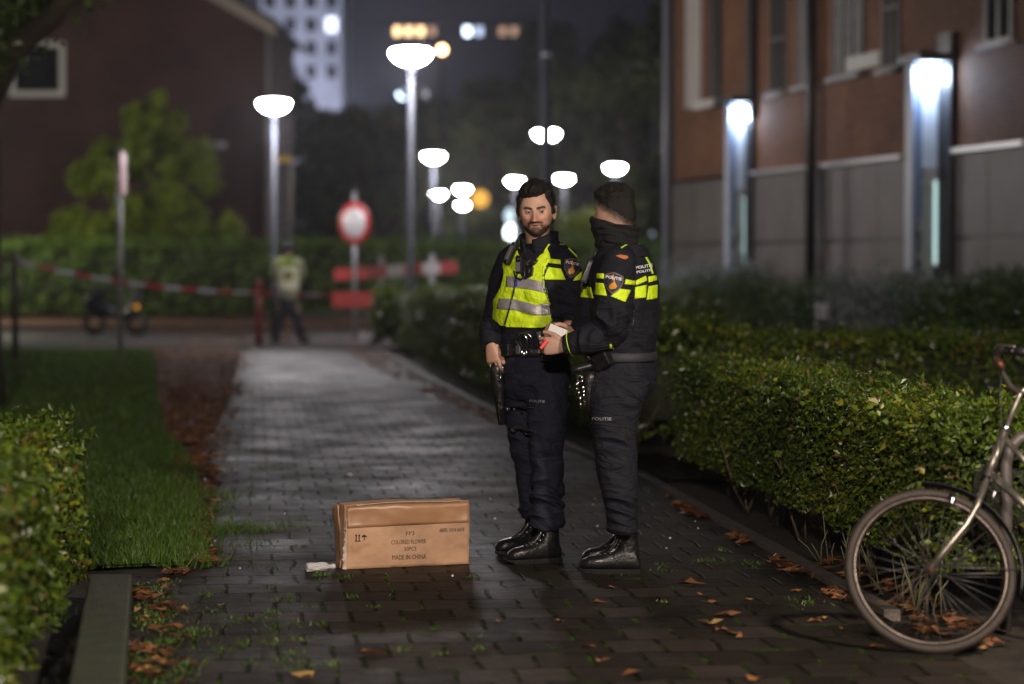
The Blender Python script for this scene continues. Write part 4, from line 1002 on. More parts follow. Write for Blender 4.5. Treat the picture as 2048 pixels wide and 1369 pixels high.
def patch(name, poly, bvh, m, parent, off=0.004, cell=4.0, D0=11.5, thick=0.0025):
    """cloth or print applied on a surface: polygon given in picture columns/rows, laid onto the surface, real thickness"""
    bm = bmesh.new(); vs = [bm.verts.new((x, y, 0)) for x, y in poly]; bm.faces.new(vs)
    xs = [p[0] for p in poly]; ys = [p[1] for p in poly]
    def cutall(lo, hi, co, no):
        q = lo + cell
        while q < hi:
            bmesh.ops.bisect_plane(bm, geom=bm.verts[:] + bm.edges[:] + bm.faces[:], plane_co=(q*no[0], q*no[1], 0), plane_no=no); q += cell
    cutall(min(xs), max(xs), None, (1, 0, 0)); cutall(min(ys), max(ys), None, (0, 1, 0))
    bmesh.ops.remove_doubles(bm, verts=bm.verts[:], dist=.01)
    bm.verts.ensure_lookup_table(); V = []; nrm = []
    for v in bm.verts:
        p, nr = onto(bvh, v.co.x, v.co.y, off, D0); V.append(p); nrm.append(nr)
    F = [[v.index for v in f.verts] for f in bm.faces]; bm.verts.index_update()
    F = [[v.index for v in f.verts] for f in bm.faces]
    me = bpy.data.meshes.new(name); n = len(V)
    # orient towards the camera, close the edge with a skirt
    a = F[0]; nn = (V[a[1]] - V[a[0]]).cross(V[a[2]] - V[a[0]])
    if nn.dot(CAMP - V[a[0]]) < 0: F = [f[::-1] for f in F]
    cnt = {}
    for f in F:
        for i in range(len(f)): cnt[(f[i], f[(i+1) % len(f)])] = 1
    sk = [(b_, a_, a_ + n, b_ + n) for (a_, b_) in cnt if (b_, a_) not in cnt]
    V2 = V + [p - q*(off + thick) for p, q in zip(V, nrm)]
    me.from_pydata([tuple(v) for v in V2], [], [tuple(f) for f in F] + sk); me.update(); bm.free()
    me.polygons.foreach_set('use_smooth', [True]*len(F) + [False]*len(sk))
    return link_mesh(name, me, m, parent)
def lettering(name, txt, px, py, wpx, hpx, bvh, m, parent, ang=0.0, off=0.003, slant=0.0, D0=11.5, bold=0.0):
    """real letters laid onto a surface, centred at a picture position"""
    cu = bpy.data.curves.new('t', 'FONT'); cu.body = txt; cu.size = 1; cu.offset = bold; cu.resolution_u = 2
    o = bpy.data.objects.new('t', cu); COL.objects.link(o); dg = bpy.context.evaluated_depsgraph_get(); dg.update()
    me = bpy.data.meshes.new_from_object(o.evaluated_get(dg)); bpy.data.objects.remove(o)
    xs = [v.co.x for v in me.vertices]; ys = [v.co.y for v in me.vertices]
    if not xs: return None
    x0, x1, y0, y1 = min(xs), max(xs), min(ys), max(ys); ca, sa = math.cos(ang), math.sin(ang)
    for v in me.vertices:
        u = ((v.co.x - x0)/(x1 - x0) - .5)*wpx; w = -((v.co.y - y0)/(y1 - y0) - .5)*hpx; w += slant*(u/wpx)**2*4
        p, nr = onto(bvh, px + u*ca - w*sa, py + u*sa + w*ca, off, D0); v.co = p
    me.name = name; me.update(); return link_mesh(name, me, m, parent)

def hand(mb, wr, f, n, s, curl=(25, 35, 25), spread=.02, thumb=(.55, .8, .25), sc=1.0, tcurl=25, curls=None):
    """palm and five fingers; f finger direction, n back-of-hand normal, s thumb side"""
    f = f.normalized(); s = (s - f*s.dot(f)).normalized(); n = (n - f*n.dot(f) - s*n.dot(s)).normalized()
    P = lambda a, b_, c: wr + (f*a + s*b_ + n*c)*sc
    rr = []
    for a, hw, ht, cc in ((-.03, .026, .019, 0), (0, .027, .019, 0), (.03, .036, .019, 0), (.06, .041, .017, .001), (.085, .042, .0135, .002), (.094, .036, .010, .001)):
        rr.append([P(a, hw*math.copysign(abs(math.cos(q))**.8, math.cos(q)), cc + ht*math.copysign(abs(math.sin(q))**.8, math.sin(q))) for q in [2*math.pi*k/16 for k in range(16)]])
    mb.rings(rr)
    for i, (off, L, r) in enumerate(((.031, .072, .0090), (.0105, .080, .0092), (-.0105, .075, .0088), (-.030, .058, .0080))):
        cu = curls[i] if curls else curl
        p = P(.082, off, .001); d = (f + s*off*spread*30*.12).normalized(); pts = [P(.055, off*.9, .0), p]; ang = 0; radii = [r*1.05*sc, r*1.12*sc]
        for k, (seg, c_) in enumerate(zip((.48, .30, .24), cu)):
            ang += math.radians(c_) ; dd = d*math.cos(ang) - n*math.sin(ang); q = pts[-1] + dd*(L*seg*sc)
            pts.append(q); radii.append(r*(1.0, .93, .72)[k]*sc)
        pts.append(pts[-1] + dd*.004*sc); radii.append(r*.35*sc)
        mb.tube(pts, radii, 10)
    a, b_, c = thumb; d0 = (f*b_ + s*a - n*c).normalized(); t0 = P(.012, .022, -.004); t1 = t0 + d0*.042*sc
    d1 = (d0 + f*.55 - s*.10 - n*math.sin(math.radians(tcurl))).normalized(); t2 = t1 + d1*.032*sc; d2 = (d1 + f*.25 - s*.25).normalized(); t3 = t2 + d2*.026*sc
    mb.tube([t0, t1, t2, t3, t3 + d2*.004*sc], [.0155*sc, .0125*sc, .0110*sc, .0085*sc, .004*sc], 10)
    return mb

SKIN_STOPS = None
def skin_mat(name, base):
    m = bpy.data.materials.new(name); m.use_nodes = True; nt = m.node_tree; b = nt.nodes['Principled BSDF']
    a = nt.nodes.new('ShaderNodeAttribute'); a.attribute_name = 'Col'; nt.links.new(a.outputs['Color'], b.inputs['Base Color'])
    b.inputs['Roughness'].default_value = .56; b.inputs['Subsurface Weight'].default_value = .0
    tc = nt.nodes.new('ShaderNodeTexCoord'); n2 = nt.nodes.new('ShaderNodeTexNoise'); n2.inputs['Scale'].default_value = 260; nt.links.new(tc.outputs['Object'], n2.inputs['Vector'])
    bp = nt.nodes.new('ShaderNodeBump'); bp.inputs['Strength'].default_value = .25; bp.inputs['Distance'].default_value = .002; nt.links.new(n2.outputs[0], bp.inputs['Height']); nt.links.new(bp.outputs[0], b.inputs['Normal'])
    return m
def gs(x, s): return math.exp(-(x/s)**2)
def sst(a, b_, x):
    t = min(1, max(0, (x - a)/(b_ - a))); return t*t*(3 - 2*t)

def skull(d):
    """unit direction -> point on the bare head, local frame: face towards -y, left ear +x"""
    x, y, z = d.x*.0765, d.y*.099, d.z*.119
    low = max(0, -z/.119)
    x *= 1 - .22*low**2.0 * (1 if y < .02 else .8)
    if y > 0: y *= 1 - .38*sst(.25, 1, low)                      # nape goes in
    if y < 0 and z < 0: y *= 1 + .06*low                           # jaw forward
    if y < 0: y *= 1 - .10*sst(.5, 1, -d.y)*(1 if z > -.02 else .6)      # flatten the face
    x *= 1 + .05*gs(z - .05, .05)*(1 if y > 0 else .3)
    return Vector((x, y, z))
def face_feat(p):
    x, y, z = p; ax = abs(x)
    if y > -.01: return p
    w = sst(.01, .06, -y); d = 0
    d += .0065*gs(z - .030, .010)*gs(ax - .022, .026)              # brow
    d -= .0125*gs(z - .008, .0125)*gs(ax - .031, .0165)            # sockets
    nz = sst(.018, -.030, z) * (1 - sst(-.034, -.043, z))
    d += (.007 + .027*nz)*gs(x, .0085 + .005*nz)*(sst(.028, .010, z))*(1 - sst(-.036, -.046, z))
    d += .012*gs(z + .033, .0065)*gs(ax - .0135, .0070)              # nostril wings
    d += .0045*gs(z + .018, .018)*gs(ax - .047, .017)              # cheekbones
    d -= .005*gs(z + .045, .018)*gs(ax - .048, .016)               # hollow cheeks
    d += .0070*gs(z + .055, .013)*gs(x, .030)                      # muzzle
    d += .0040*gs(z + .050, .0032)*gs(x, .022) + .0048*gs(z + .0625, .0038)*gs(x, .020)   # lips
    d -= .0085*gs(z + .0562, .0030)*gs(x, .021)
    d -= .0030*gs(ax - .026 - .25*max(0, -z - .035), .0035)*gs(z + .042, .013)   # folds beside the mouth
    d -= .0020*gs(z + .006, .004)*gs(ax - .030, .014)              # under the eyes                    # mouth line
    d -= .0035*gs(z + .074, .005)*gs(x, .025)
    d += .0090*gs(z + .094, .014)*gs(x, .022)                      # chin
    return Vector((x, y - d*w, z))
def head_mesh(M, skin, beard=1.0, sc=1.0, gaze=(0, 0), nu=150, nv=120, ears=True, eyes=True, fade=None):
    """returns (verts, faces, colours) of head with ears and neck stump, M local->world"""
    V, F, Cc = [], [], []; sk = Vector(skin)
    for i in range(nv + 1):
        th = math.pi*i/nv
        for j in range(nu):
            q = 2*math.pi*j/nu; q = q - .35*math.sin(q)*.0
            # concentrate columns at the face (-y)
            qq = q + .42*math.sin(2*0 + q)*0
            d = Vector((math.sin(th)*math.sin(qq), -math.sin(th)*math.cos(qq), math.cos(th)))
            p = face_feat(skull(d)); x, y, z = p; ax = abs(x); c = sk.copy()
            nzz = noise.noise(p*90)
            c *= 1 + .10*noise.noise(p*28) + .06*noise.noise(p*110)
            if fade is not None:
                c = c.lerp(Vector((.016, .012, .010)), .97*sst(-.048, .002, fade(p) + .010*noise.noise(p*60)))
            if y < 0:
                red = .7*gs(z + .03, .02)*gs(x, .018) + .5*gs(z + .02, .02)*gs(ax - .04, .02)
                c = Vector((c.x*(1 + .08*red), c.y*(1 - .28*red), c.z*(1 - .30*red)))
                # eyebrows, lids
                br = gs(z - .0225 - (.22*(ax - .016) if ax < .038 else .00484 - .25*(ax - .038)), .0056)*sst(.008, .014, ax)*(1 - sst(.046, .054, ax))
                c = c.lerp(Vector((.035, .022, .016)), min(1, br*1.5*(.85 + .3*nzz)))
                c = c.lerp(sk*.42, .75*gs(z - .012, .0035)*gs(ax - .031, .013))
                c = c.lerp(sk*.6, .4*gs(z + .001, .005)*gs(ax - .029, .014))
                c = c.lerp(Vector((.02, .01, .008)), .9*gs(z + .0405, .0028)*gs(ax - .0075, .004))   # nostrils
                lip = max(gs(z + .050, .0038)*gs(x, .019), gs(z + .062, .0045)*gs(x, .018))
                if beard:
                    b_ = sst(-.030, -.058, z + .35*(.045 - ax)*(ax < .045)*.0 - .0) * sst(.014, .030, ax + max(0, -z - .062)*3)
                    chin = sst(-.068, -.078, z)
                    mous = gs(z + .0435, .0052)*(1 - sst(.030, .040, ax))
                    side = .55*sst(.050, .070, ax)*sst(.02, -.055, z)
                    jaw = sst(-.042, -.075, z)*sst(.016, .040, ax)
                    m_ = max(chin*.95, mous, side*.8, jaw*.9, .75*gs(ax - .030, .007)*gs(z + .056, .014)); m_ *= (.86 + .25*nzz)
                    if x < 1: c = c.lerp(Vector((.030, .016, .011)), min(.94, max(0, m_*1.6*beard)))
                c = c.lerp(Vector((.36, .13, .10)), .85*lip)
                c = c.lerp(Vector((.03, .010, .009)), gs(z + .0562, .0038)*gs(x, .018))
            V.append(M @ (p*sc)); Cc.append((*c, 1))
    for i in range(nv):
        for j in range(nu):
            j2 = (j+1) % nu; F.append((i*nu+j, (i+1)*nu+j, (i+1)*nu+j2, i*nu+j2))
    def addmb(mb, col):
        n = len(V); V.extend(M @ (Vector(v)*sc) for v in mb.v); F.extend(tuple(i + n for i in f) for f in mb.f); Cc.extend([(*col, 1)]*len(mb.v))
    for s_ in ((-1, 1) if ears else ()):                                # ears: rim, lobe, hollow
        mb = MB(); E = Matrix.Rotation(s_*R(-22), 3, 'Z'); e0 = Vector((s_*.0765, .014, -.004))
        pts = [e0 + E @ Vector((s_*(.006 + .006*math.sin(a)), .014*math.cos(a)*1.0 + .004, .029*math.sin(a))) for a in [R(k) for k in (-100, -60, -20, 20, 60, 100, 140, 170)]]
        mb.tube(pts, [.0065, .0052, .0045, .0045, .0048, .0048, .0045, .004], 8); mb.ell(e0 + Vector((s_*.002, .002, 0)), (.006, .015, .026), E, 10, 8); addmb(mb, tuple(sk*.95))
    mb = MB(); mb.tube([Vector((0, .015, -.06)), Vector((0, .022, -.10)), Vector((0, .034, -.19))], [.058, .056, .062], 20); addmb(mb, tuple(sk*.9))
    for s_ in ((-1, 1) if eyes else ()):                                # eyeballs with iris facing the gaze
        mb = MB(); c0 = Vector((s_*.0305, -.0735, .0080)); mb.ell(c0, (.0112, .0112, .0112), None, 16, 12)
        n = len(V); V.extend(M @ (Vector(v)*sc) for v in mb.v); F.extend(tuple(i + n for i in f) for f in mb.f)
        g_ = Vector((gaze[0], -1, gaze[1])).normalized()
        for v in mb.v:
            a = (Vector(v) - c0).normalized().angle(g_); Cc.append((.008, .007, .007, 1) if a < R(20) else ((.030, .019, .012, 1) if a < R(38) else (.34, .28, .25, 1)))
        # upper lid
        mb = MB(); rr = []
        for k in range(5):
            t = R(15 + k*20); rr.append([c0 + Vector((.0135*math.cos(a)*1.05, -.0128*math.sin(a)*math.cos(t)*1.0, .0128*math.sin(a)*math.sin(t))) for a in [math.pi*q/10 for q in range(11)]])
        n0 = 0; vs = [p for r_ in rr for p in r_]; fs = [(i*11+j, i*11+j+1, (i+1)*11+j+1, (i+1)*11+j) for i in range(4) for j in range(10)]
        mb.add(vs, fs, 0, True); addmb(mb, tuple(sk*.80))
    return V, F, Cc
def col_mesh(name, V, F, Cc):
    me = bpy.data.meshes.new(name); me.from_pydata([tuple(v) for v in V], [], F)
    a = me.color_attributes.new('Col', 'FLOAT_COLOR', 'POINT'); a.data.foreach_set('color', [x for c in Cc for x in c])
    me.polygons.foreach_set('use_smooth', [True]*len(F)); me.update(); return me
def merge_body(name, head, bodymesh, skin, hands):
    """one mesh: head + trunk/limbs + hands"""
    V, F, Cc = head; V = list(V); F = list(F); Cc = list(Cc)
    for me, c in [(bodymesh, skin)] + [(h, c_) for h, c_ in hands]:
        n = len(V); V += [v.co.copy() for v in me.vertices]; F += [tuple(i + n for i in p.vertices) for p in me.polygons]
        for v in me.vertices:
            k = 1 + .10*noise.noise(v.co*70); Cc.append((c[0]*k, c[1]*k*.97, c[2]*k*.96, 1))
    return col_mesh(name, V, F, Cc)
def hair_mesh(name, M, sc, hairline, thick, parent, m, strands=1500, slen=.022, seed=0, nu=110, nv=80, sdir=(0, -.3, 1), soft=.010, sink=.006):
    """hair cap over the skull with loose strands; hairline(p)->signed amount, thick(p)->metres"""
    V, F = [], []; rg = random.Random(seed); keep = []
    for i in range(nv + 1):
        th = math.pi*i/nv
        for j in range(nu):
            q = 2*math.pi*j/nu; d = Vector((math.sin(th)*math.sin(q), -math.sin(th)*math.cos(q), math.cos(th)))
            p = skull(d); h = hairline(p) + .006*noise.noise(p*55) + .003*noise.noise(p*140); w = sst(-.004, soft, h); nrm = Vector((p.x/.0765**2, p.y/.099**2, p.z/.119**2)).normalized()
            t = thick(p); t *= 1 + .55*noise.noise(Vector((p.x*75, p.y*45, p.z*45))) + .25*noise.noise(p*160)
            pp = p + nrm*(-sink + (t + sink)*w); V.append(M @ (pp*sc)); keep.append((h, p, nrm, t))
    for i in range(nv):
        for j in range(nu):
            j2 = (j+1) % nu; ids = (i*nu+j, (i+1)*nu+j, (i+1)*nu+j2, i*nu+j2)
            if max(keep[k][0] for k in ids) > -.006: F.append(ids)
    used = sorted({k for f in F for k in f}); mp = {k: i for i, k in enumerate(used)}
    V2 = [V[k] for k in used]; F2 = [tuple(mp[k] for k in f) for f in F]
    good = [k for k in keep if k[0] > .002]
    for _ in range(strands):
        h, p, nrm, t = rg.choice(good); sd = Vector(sdir) + Vector((rg.gauss(0, .35), rg.gauss(0, .35), rg.gauss(0, .25)))
        base = p + nrm*(t*.75); L_ = slen*rg.uniform(.5, 1.2)*min(1, t/.012); d1 = (nrm*.8 + sd*.6).normalized(); tip = base + d1*L_; side = d1.cross(nrm + Vector((.01, .02, .03))).normalized()*.0011
        n = len(V2); V2 += [M @ ((base - side)*sc), M @ ((base + side)*sc), M @ (tip*sc)]; F2.append((n, n+1, n+2))
    me = bpy.data.meshes.new(name); me.from_pydata([tuple(v) for v in V2], [], F2); me.polygons.foreach_set('use_smooth', [True]*len(F2)); me.update()
    return link_mesh(name, me, m, parent)

CLOTH = mat('navy_cloth', (.0085, .0090, .0160), .78, nscale=40, namt=.2, bump=.35, bscale=420, spec=.3, crease=.5)
TROUS = mat('navy_trouser', (.0155, .0175, .0330), .72, nscale=30, namt=.22, bump=.35, bscale=380, spec=.3, crease=.6)
FLEECE = mat('black_fleece', (.010, .010, .012), .85, bump=.4, bscale=300, spec=.3)
LEATH = mat('black_leather', (.009, .009, .010), .40, bump=.30, bscale=42, coat=.15, roughvar=.08)
SOLE = mat('boot_sole', (.003, .003, .003), .85, bump=.3, bscale=90)
HIVIS = mat('hi_vis_yellow', (.66, .88, .015), .6, nscale=25, namt=.08, bump=.25, bscale=120, emit=((.66, .92, .01), .035))
HIVIS = mat('hi_vis_yellow2', (.62, .84, .012), .6, nscale=25, namt=.10, bump=.5, bscale=38)
RETRO = mat('retro_grey', (.34, .32, .34), .35, .3, nscale=60, namt=.12, bump=.2, bscale=200)
PIPEY = mat('neon_piping', (.50, .80, .05), .5)
CHROME = mat('chrome', (.62, .62, .64), .16, 1.0)
HAIRM = mat('dark_hair', (.008, .0065, .0055), .62, bump=.5, bscale=190, spec=.35)

def boot_mb(M, sc=1.0):
    """black lace boot; local x towards the toe, z up; returns upper, sole, laces, eyelets"""
    up = MB(); rr = []
    for x, hw, top, bot in ((-.094, .012, .050, .03), (-.090, .027, .075, .022), (-.075, .035, .105, .02), (-.045, .039, .13, .02), (0, .040, .125, .02), (.04, .043, .105, .02), (.08, .050, .093, .02), (.12, .053, .086, .02), (.155, .049, .080, .02), (.178, .039, .068, .021), (.192, .022, .050, .024), (.197, .008, .040, .028)):
        cz = (top + bot)/2; hh = (top - bot)/2
        rr.append([M @ (Vector((x, hw*math.copysign(abs(math.cos(q))**.75, math.cos(q)), cz + hh*math.copysign(abs(math.sin(q))**.75, math.sin(q))))*sc) for q in [2*math.pi*k/24 for k in range(24)]])
    up.rings(rr)
    sh = []
    for z, xf, xb, hw in ((.06, .045, -.085, .036), (.10, .030, -.088, .036), (.14, .010, -.084, .038), (.18, .004, -.080, .041), (.22, .004, -.080, .044), (.25, .004, -.082, .046), (.262, .0, -.078, .042)):
        cx = (xf + xb)/2; hx = (xf - xb)/2; sh.append([M @ (Vector((cx + hx*math.cos(q), hw*math.sin(q), z))*sc) for q in [2*math.pi*k/24 for k in range(24)]])
    up.rings(sh)
    so = MB(); out = [(-.098, 0), (-.092, .026), (-.07, .037), (-.02, .035), (.03, .038), (.08, .051), (.13, .053), (.17, .042), (.195, .022), (.204, 0)]
    out = out + [(x, -y) for x, y in out[-2:0:-1]]
    so.rings([[M @ (Vector((x*k, y*k, z + (.010 if (x > .17) and z < .01 else 0)))*sc) for x, y in out] for z, k in ((0, .97), (.006, 1.0), (.018, 1.0), (.024, .98))]); so.sm = [False]*len(so.f)
    la = MB(); ey = MB()
    for k in range(8):
        t = k/7; x = .092 - .080*min(1, t*1.55) - .006*t; z = .092 + .035*min(1, t*1.7) + .105*max(0, t - .35)
        w = .020 - .004*t
        for s_ in (-1, 1): la.tube([M @ (Vector((x - .004*s_, -w, z - .006))*sc), M @ (Vector((x + .006, 0, z + .006))*sc), M @ (Vector((x + .004*s_, w, z - .006))*sc)], .0028*sc, 6)
        for s_ in (-1, 1): ey.ell(M @ (Vector((x - .008, s_*(w + .007), z - .010))*sc), (.0045*sc,)*3, None, 8, 6)
    tg = MB().rings([[M @ (Vector((x, y, z))*sc) for x, y, z in ((a + .006, -hw, b_), (a + .012, 0, b_ + .004), (a + .006, hw, b_), (a - .01, hw, b_), (a - .01, -hw, b_))] for a, b_, hw in ((.095, .088, .016), (.05, .112, .018), (.018, .15, .019), (.008, .20, .020), (.012, .262, .022))])
    return up, so, la, ey, tg
def boots(root, M, sc=1.0, name='boot'):
    up, so, la, ey, tg = boot_mb(M, sc)
    b = link_mesh(name, union(up, .005, 5), LEATH, root); so.build('sole', SOLE, b); la.build('laces', mat('laces', (.10, .10, .12), .4), b); ey.build('eyelet', mat('eyelet', (.55, .55, .58), .2, .9), b)
    tg.build('tongue', LEATH, b); return b
def box_at(c, ax, ay, az, sx, sy, sz):
    m = MB(); vs = [c + ax*(sx*i) + ay*(sy*j) + az*(sz*k) for k in (-.5, .5) for j in (-.5, .5) for i in (-.5, .5)]
    return m.add(vs, [(0,2,3,1), (4,5,7,6), (0,1,5,4), (1,3,7,5), (3,2,6,7), (2,0,4,6)])
# ================================================================== bearded officer in the yellow vest
ZUP = Vector((0, 0, 1))
def rot_head(cx, yaw, pitch, roll):
    """yaw>0 turns the face towards the left of the picture; pitch>0 looks down"""
    return Matrix.Translation(cx) @ Matrix.Rotation(-yaw, 4, 'Z') @ Matrix.Rotation(pitch, 4, 'X') @ Matrix.Rotation(roll, 4, 'Y')
D1 = 11.85; S1 = FPX / D1
def P1(px, py, dd=0.0): return W(px, py, D1 + dd)
o1 = empty('person', G(1075, 1118), 'bearded police officer in a yellow vest, left of the pair beside the box', 'person')
o1.location.z = 0
th = R(36); FR = Vector((-math.sin(th), -math.cos(th), 0)); LT = Vector((math.cos(th), -math.sin(th), 0))
SKIN1 = (.50, .30, .22)
# --- body under the clothes
tor = [(735, 1068, .150, .105), (700, 1066, .145, .10), (650, 1068, .155, .105), (600, 1072, .17, .115), (560, 1077, .175, .115), (530, 1082, .17, .10), (505, 1083, .12, .08), (490, 1080, .06, .06), (470, 1076, .055, .055)]
b = MB(); b.rings([ering(P1(x, y, .02), LT, FR, rx, ry, 28) for y, x, rx, ry in tor])
armL = [(1124, 520, -.09), (1136, 580, -.10), (1142, 640, -.06), (1136, 655, -.24)]
armR = [(1024, 522, .10), (1004, 580, .13), (990, 640, .14), (982, 692, -.02)]
legL = [(1094, 745, -.04), (1090, 890, -.09), (1090, 1050, -.03)]
legR = [(1040, 745, .10), (1048, 890, .10), (1064, 1018, .16)]
b.tube([P1(*q) for q in armL], [.055, .050, .043, .030], 12); b.tube([P1(*q) for q in armR], [.055, .050, .043, .030], 12)
for lg in (legL, legR): b.tube([P1(*q) for q in lg], [.075, .050, .034], 12)
body1 = union(b, .012, 4)
h = MB(); hand(h, P1(982, 688, -.02), Vector((.16, -.10, -1)), Vector((-.62, -.78, 0)), Vector((.75, -.62, .1)), curl=(16, 24, 16), sc=1.0, curls=((10, 18, 12), (16, 22, 14), (22, 28, 18), (28, 32, 20)), thumb=(.35, .95, .10))
hr1 = union(h, .0026, 1)
h = MB(); hand(h, P1(1137, 653, -.22), Vector((-1, -.35, .02)), Vector((.05, -.45, 1)), Vector((.3, -1, -.3)), curl=(28, 40, 25), sc=.92, thumb=(.3, .95, .5))
hl1 = union(h, .0026, 1)
HM1 = rot_head(P1(1072, 425.5, -.02), R(5), R(4), R(-3))
head1 = head_mesh(HM1, SKIN1, beard=1.0, sc=1.07, gaze=(.62, .04))
me = merge_body('body', head1, body1, SKIN1, [(hr1, SKIN1), (hl1, SKIN1)])
link_mesh('body', me, skin_mat('skin_light', SKIN1), o1)
def hl1f(p):
    x, y, z = p
    front = z - (.070 + .012*sst(-.02, .05, x) - .05*max(0, abs(x) - .052)*0)
    side = z - (.012 if abs(x) > .058 else .055)
    if y < -.035: 
        f = max(front, -.02) if abs(x) < .050 else z - (.070 - .9*(abs(x) - .050)*2.2)
        return f
    if y < .012: return (z + .012 if abs(x) > .058 else z - .03)
    return z + .055
def th1f(p):
    x, y, z = p; t = .008 + .020*sst(.03, .11, z); t += .008*sst(0, -.09, y)*sst(.05, .10, z); return t
hair_mesh('hair', HM1, 1.07, hl1f, th1f, o1, HAIRM, 7000, .020, 1, sdir=(.3, -.3, .8))

# --- trousers
b = MB(); b.rings([ering(P1(x, y, .02), LT, FR, rx, ry, 36) for y, x, rx, ry in ((690, 1068, .165, .125), (715, 1068, .178, .135), (745, 1070, .186, .138), (775, 1070, .180, .128), (800, 1070, .15, .10))])
b.tube([P1(x, y, d) for x, y, d in ((1092, 742, -.03), (1093, 800, -.05), (1093, 850, -.08), (1093, 900, -.09), (1095, 950, -.07), (1096, 1000, -.05), (1096, 1032, -.04), (1096, 1046, -.04), (1096, 1056, -.04))],
       [(.106, .112), (.102, .108), (.092, .098), (.082, .086), (.078, .082), (.076, .086), (.078, .088), (.086, .094), (.070, .080)], 28)
b.tube([P1(x, y, d) for x, y, d in ((1040, 742, .10), (1041, 800, .10), (1044, 850, .09), (1050, 900, .09), (1058, 950, .12), (1064, 1000, .15), (1066, 1022, .16), (1068, 1034, .16))],
       [(.100, .108), (.090, .100), (.078, .090), (.070, .082), (.062, .076), (.058, .076), (.066, .086), (.060, .07)], 28)
me = union(b, .0055, 6)
kn = P1(1085, 880, -.12); an = P1(1085, 1015, -.1)
fold(me, [(kn, .13, .020, (5, 5, 16)), (an, .15, .034, (4, 4, 20)), (P1(1092, 960, -.1), .12, .018, (7, 7, 14)), (P1(1058, 1000, .1), .13, .03, (4, 4, 20)), (P1(1050, 890, .05), .12, .018, (5, 5, 16)), (P1(1070, 760, -.1), .13, .016, (10, 10, 9))], .004, 2.0)
tr1 = link_mesh('trousers', me, TROUS, o1)
# --- jacket
b = MB()
jr = [(712, 1067, .175, .135), (690, 1067, .170, .132), (660, 1067, .186, .140), (620, 1070, .200, .148), (580, 1074, .208, .150), (550, 1079, .205, .145), (525, 1083, .190, .125), (508, 1084, .150, .105), (496, 1083, .095, .085), (486, 1081, .07, .07)]
b.rings([ering(P1(x, y, .02), LT, FR, rx, ry, 44) for y, x, rx, ry in jr])
b.tube([P1(*q) for q in ((1106, 503, -.05), (1124, 518, -.09), (1133, 550, -.11), (1138, 590, -.11), (1143, 625, -.09), (1147, 640, -.10), (1144, 647, -.14), (1141, 652, -.20))],
       [.062, .078, .080, .076, .072, .066, .055, .046], 24)
b.tube([P1(*q) for q in ((1040, 503, .07), (1022, 520, .10), (1008, 556, .12), (998, 600, .14), (990, 640, .13), (983, 662, .07), (980, 684, .0), (980, 693, -.02))],
       [.058, .072, .072, .066, .062, .056, .048, .043], 24)
me = union(b, .0055, 5)
fold(me, [(P1(1143, 625, -.15), .13, .022, (4, 4, 18)), (P1(1130, 575, -.18), .10, .012, (6, 6, 14)), (P1(988, 650, .05), .12, .020, (5, 5, 18)), (P1(1060, 680, -.1), .12, .012, (5, 5, 20))], .0035, 5.0)
jk1 = link_mesh('jacket', me, CLOTH, o1)
# collar, open at the front
b = MB(); rr = []
for y, cx, rx, ry in ((506, 1083, .110, .092), (492, 1080, .092, .085), (478, 1078, .088, .088), (466, 1078, .090, .092)):
    ring = []
    for k in range(33):
        q = R(-90) + R(14) + (R(360) - R(28))*k/32; fx_ = math.cos(q)*rx; fy_ = -math.sin(q)*ry
        ring.append(P1(cx, y, .01) + LT*fx_ + FR*fy_*1.0 + Vector((0, 0, -.035*max(0, fy_/ry)**2 + .012*max(0, -fy_/ry))))
    rr.append(ring)
n = 33; vs = [p for r_ in rr for p in r_]; fs = [(i*n+j, i*n+j+1, (i+1)*n+j+1, (i+1)*n+j) for i in range(3) for j in range(n-1)]
b.add(vs, fs, 0, True); c_ = b.build('collar', CLOTH, jk1); sm_ = c_.modifiers.new('s', 'SOLIDIFY'); sm_.thickness = .007; sm_.offset = 1
# --- yellow vest: shell around the chest, cut to its outline
b = MB(); vr = [(y, x, rx + .017 + .004*math.sin(y*.2), ry + .020) for y, x, rx, ry in ((660, 1067, .184, .140), (650, 1067, .190, .143), (635, 1068, .196, .147), (618, 1070, .201, .149), (600, 1072, .205, .151), (580, 1074, .208, .152), (560, 1077, .206, .150), (545, 1080, .202, .143), (530, 1082, .190, .130), (518, 1083, .172, .117), (508, 1084, .148, .106), (498, 1084, .112, .098), (488, 1083, .092, .094))]
me = None
rings_ = []
for i in range(len(vr) - 1):                                        # densify
    for t in (0, .25, .5, .75):
        rings_.append(tuple(a*(1-t) + c*t for a, c in zip(vr[i], vr[i+1])))
rings_.append(vr[-1])
b.rings([ering(P1(x, y, .02), LT, FR, rx, ry, 180) for y, x, rx, ry in rings_], cap=False)
me = b.mesh('vest'); fold(me, [(P1(1030, 600, -.2), .18, .018, (9, 9, 10)), (P1(1085, 620, -.15), .12, .014, (7, 7, 12)), (P1(1060, 640, -.2), .12, .010, (6, 6, 18))], .002, 9)
outline = [(980, 560), (985, 640), (1000, 652), (1015, 656), (1050, 658), (1082, 658), (1098, 652), (1106, 640), (1104, 622), (1100, 600), (1090, 575), (1087, 552), (1092, 533), (1106, 512), (1128, 494), (1120, 478), (1108, 472), (1097, 486), (1085, 505), (1070, 520), (1060, 531), (1047, 524), (1038, 512), (1034, 500), (1024, 492), (1010, 505), (1003, 530), (1006, 548), (1000, 575), (985, 600)]
def to_px(p):
    d = p - CAMP; f_ = d.y*_cp - d.z*_sp*1.0; u = d.x; v = d.z*_cp + d.y*_sp
    f_ = d.y*_cp - d.z*_sp; return 1024 + u/f_*FPX, 684.5 - v/f_*FPX
bm = bmesh.new(); bm.from_mesh(me); kill = []
pts = []
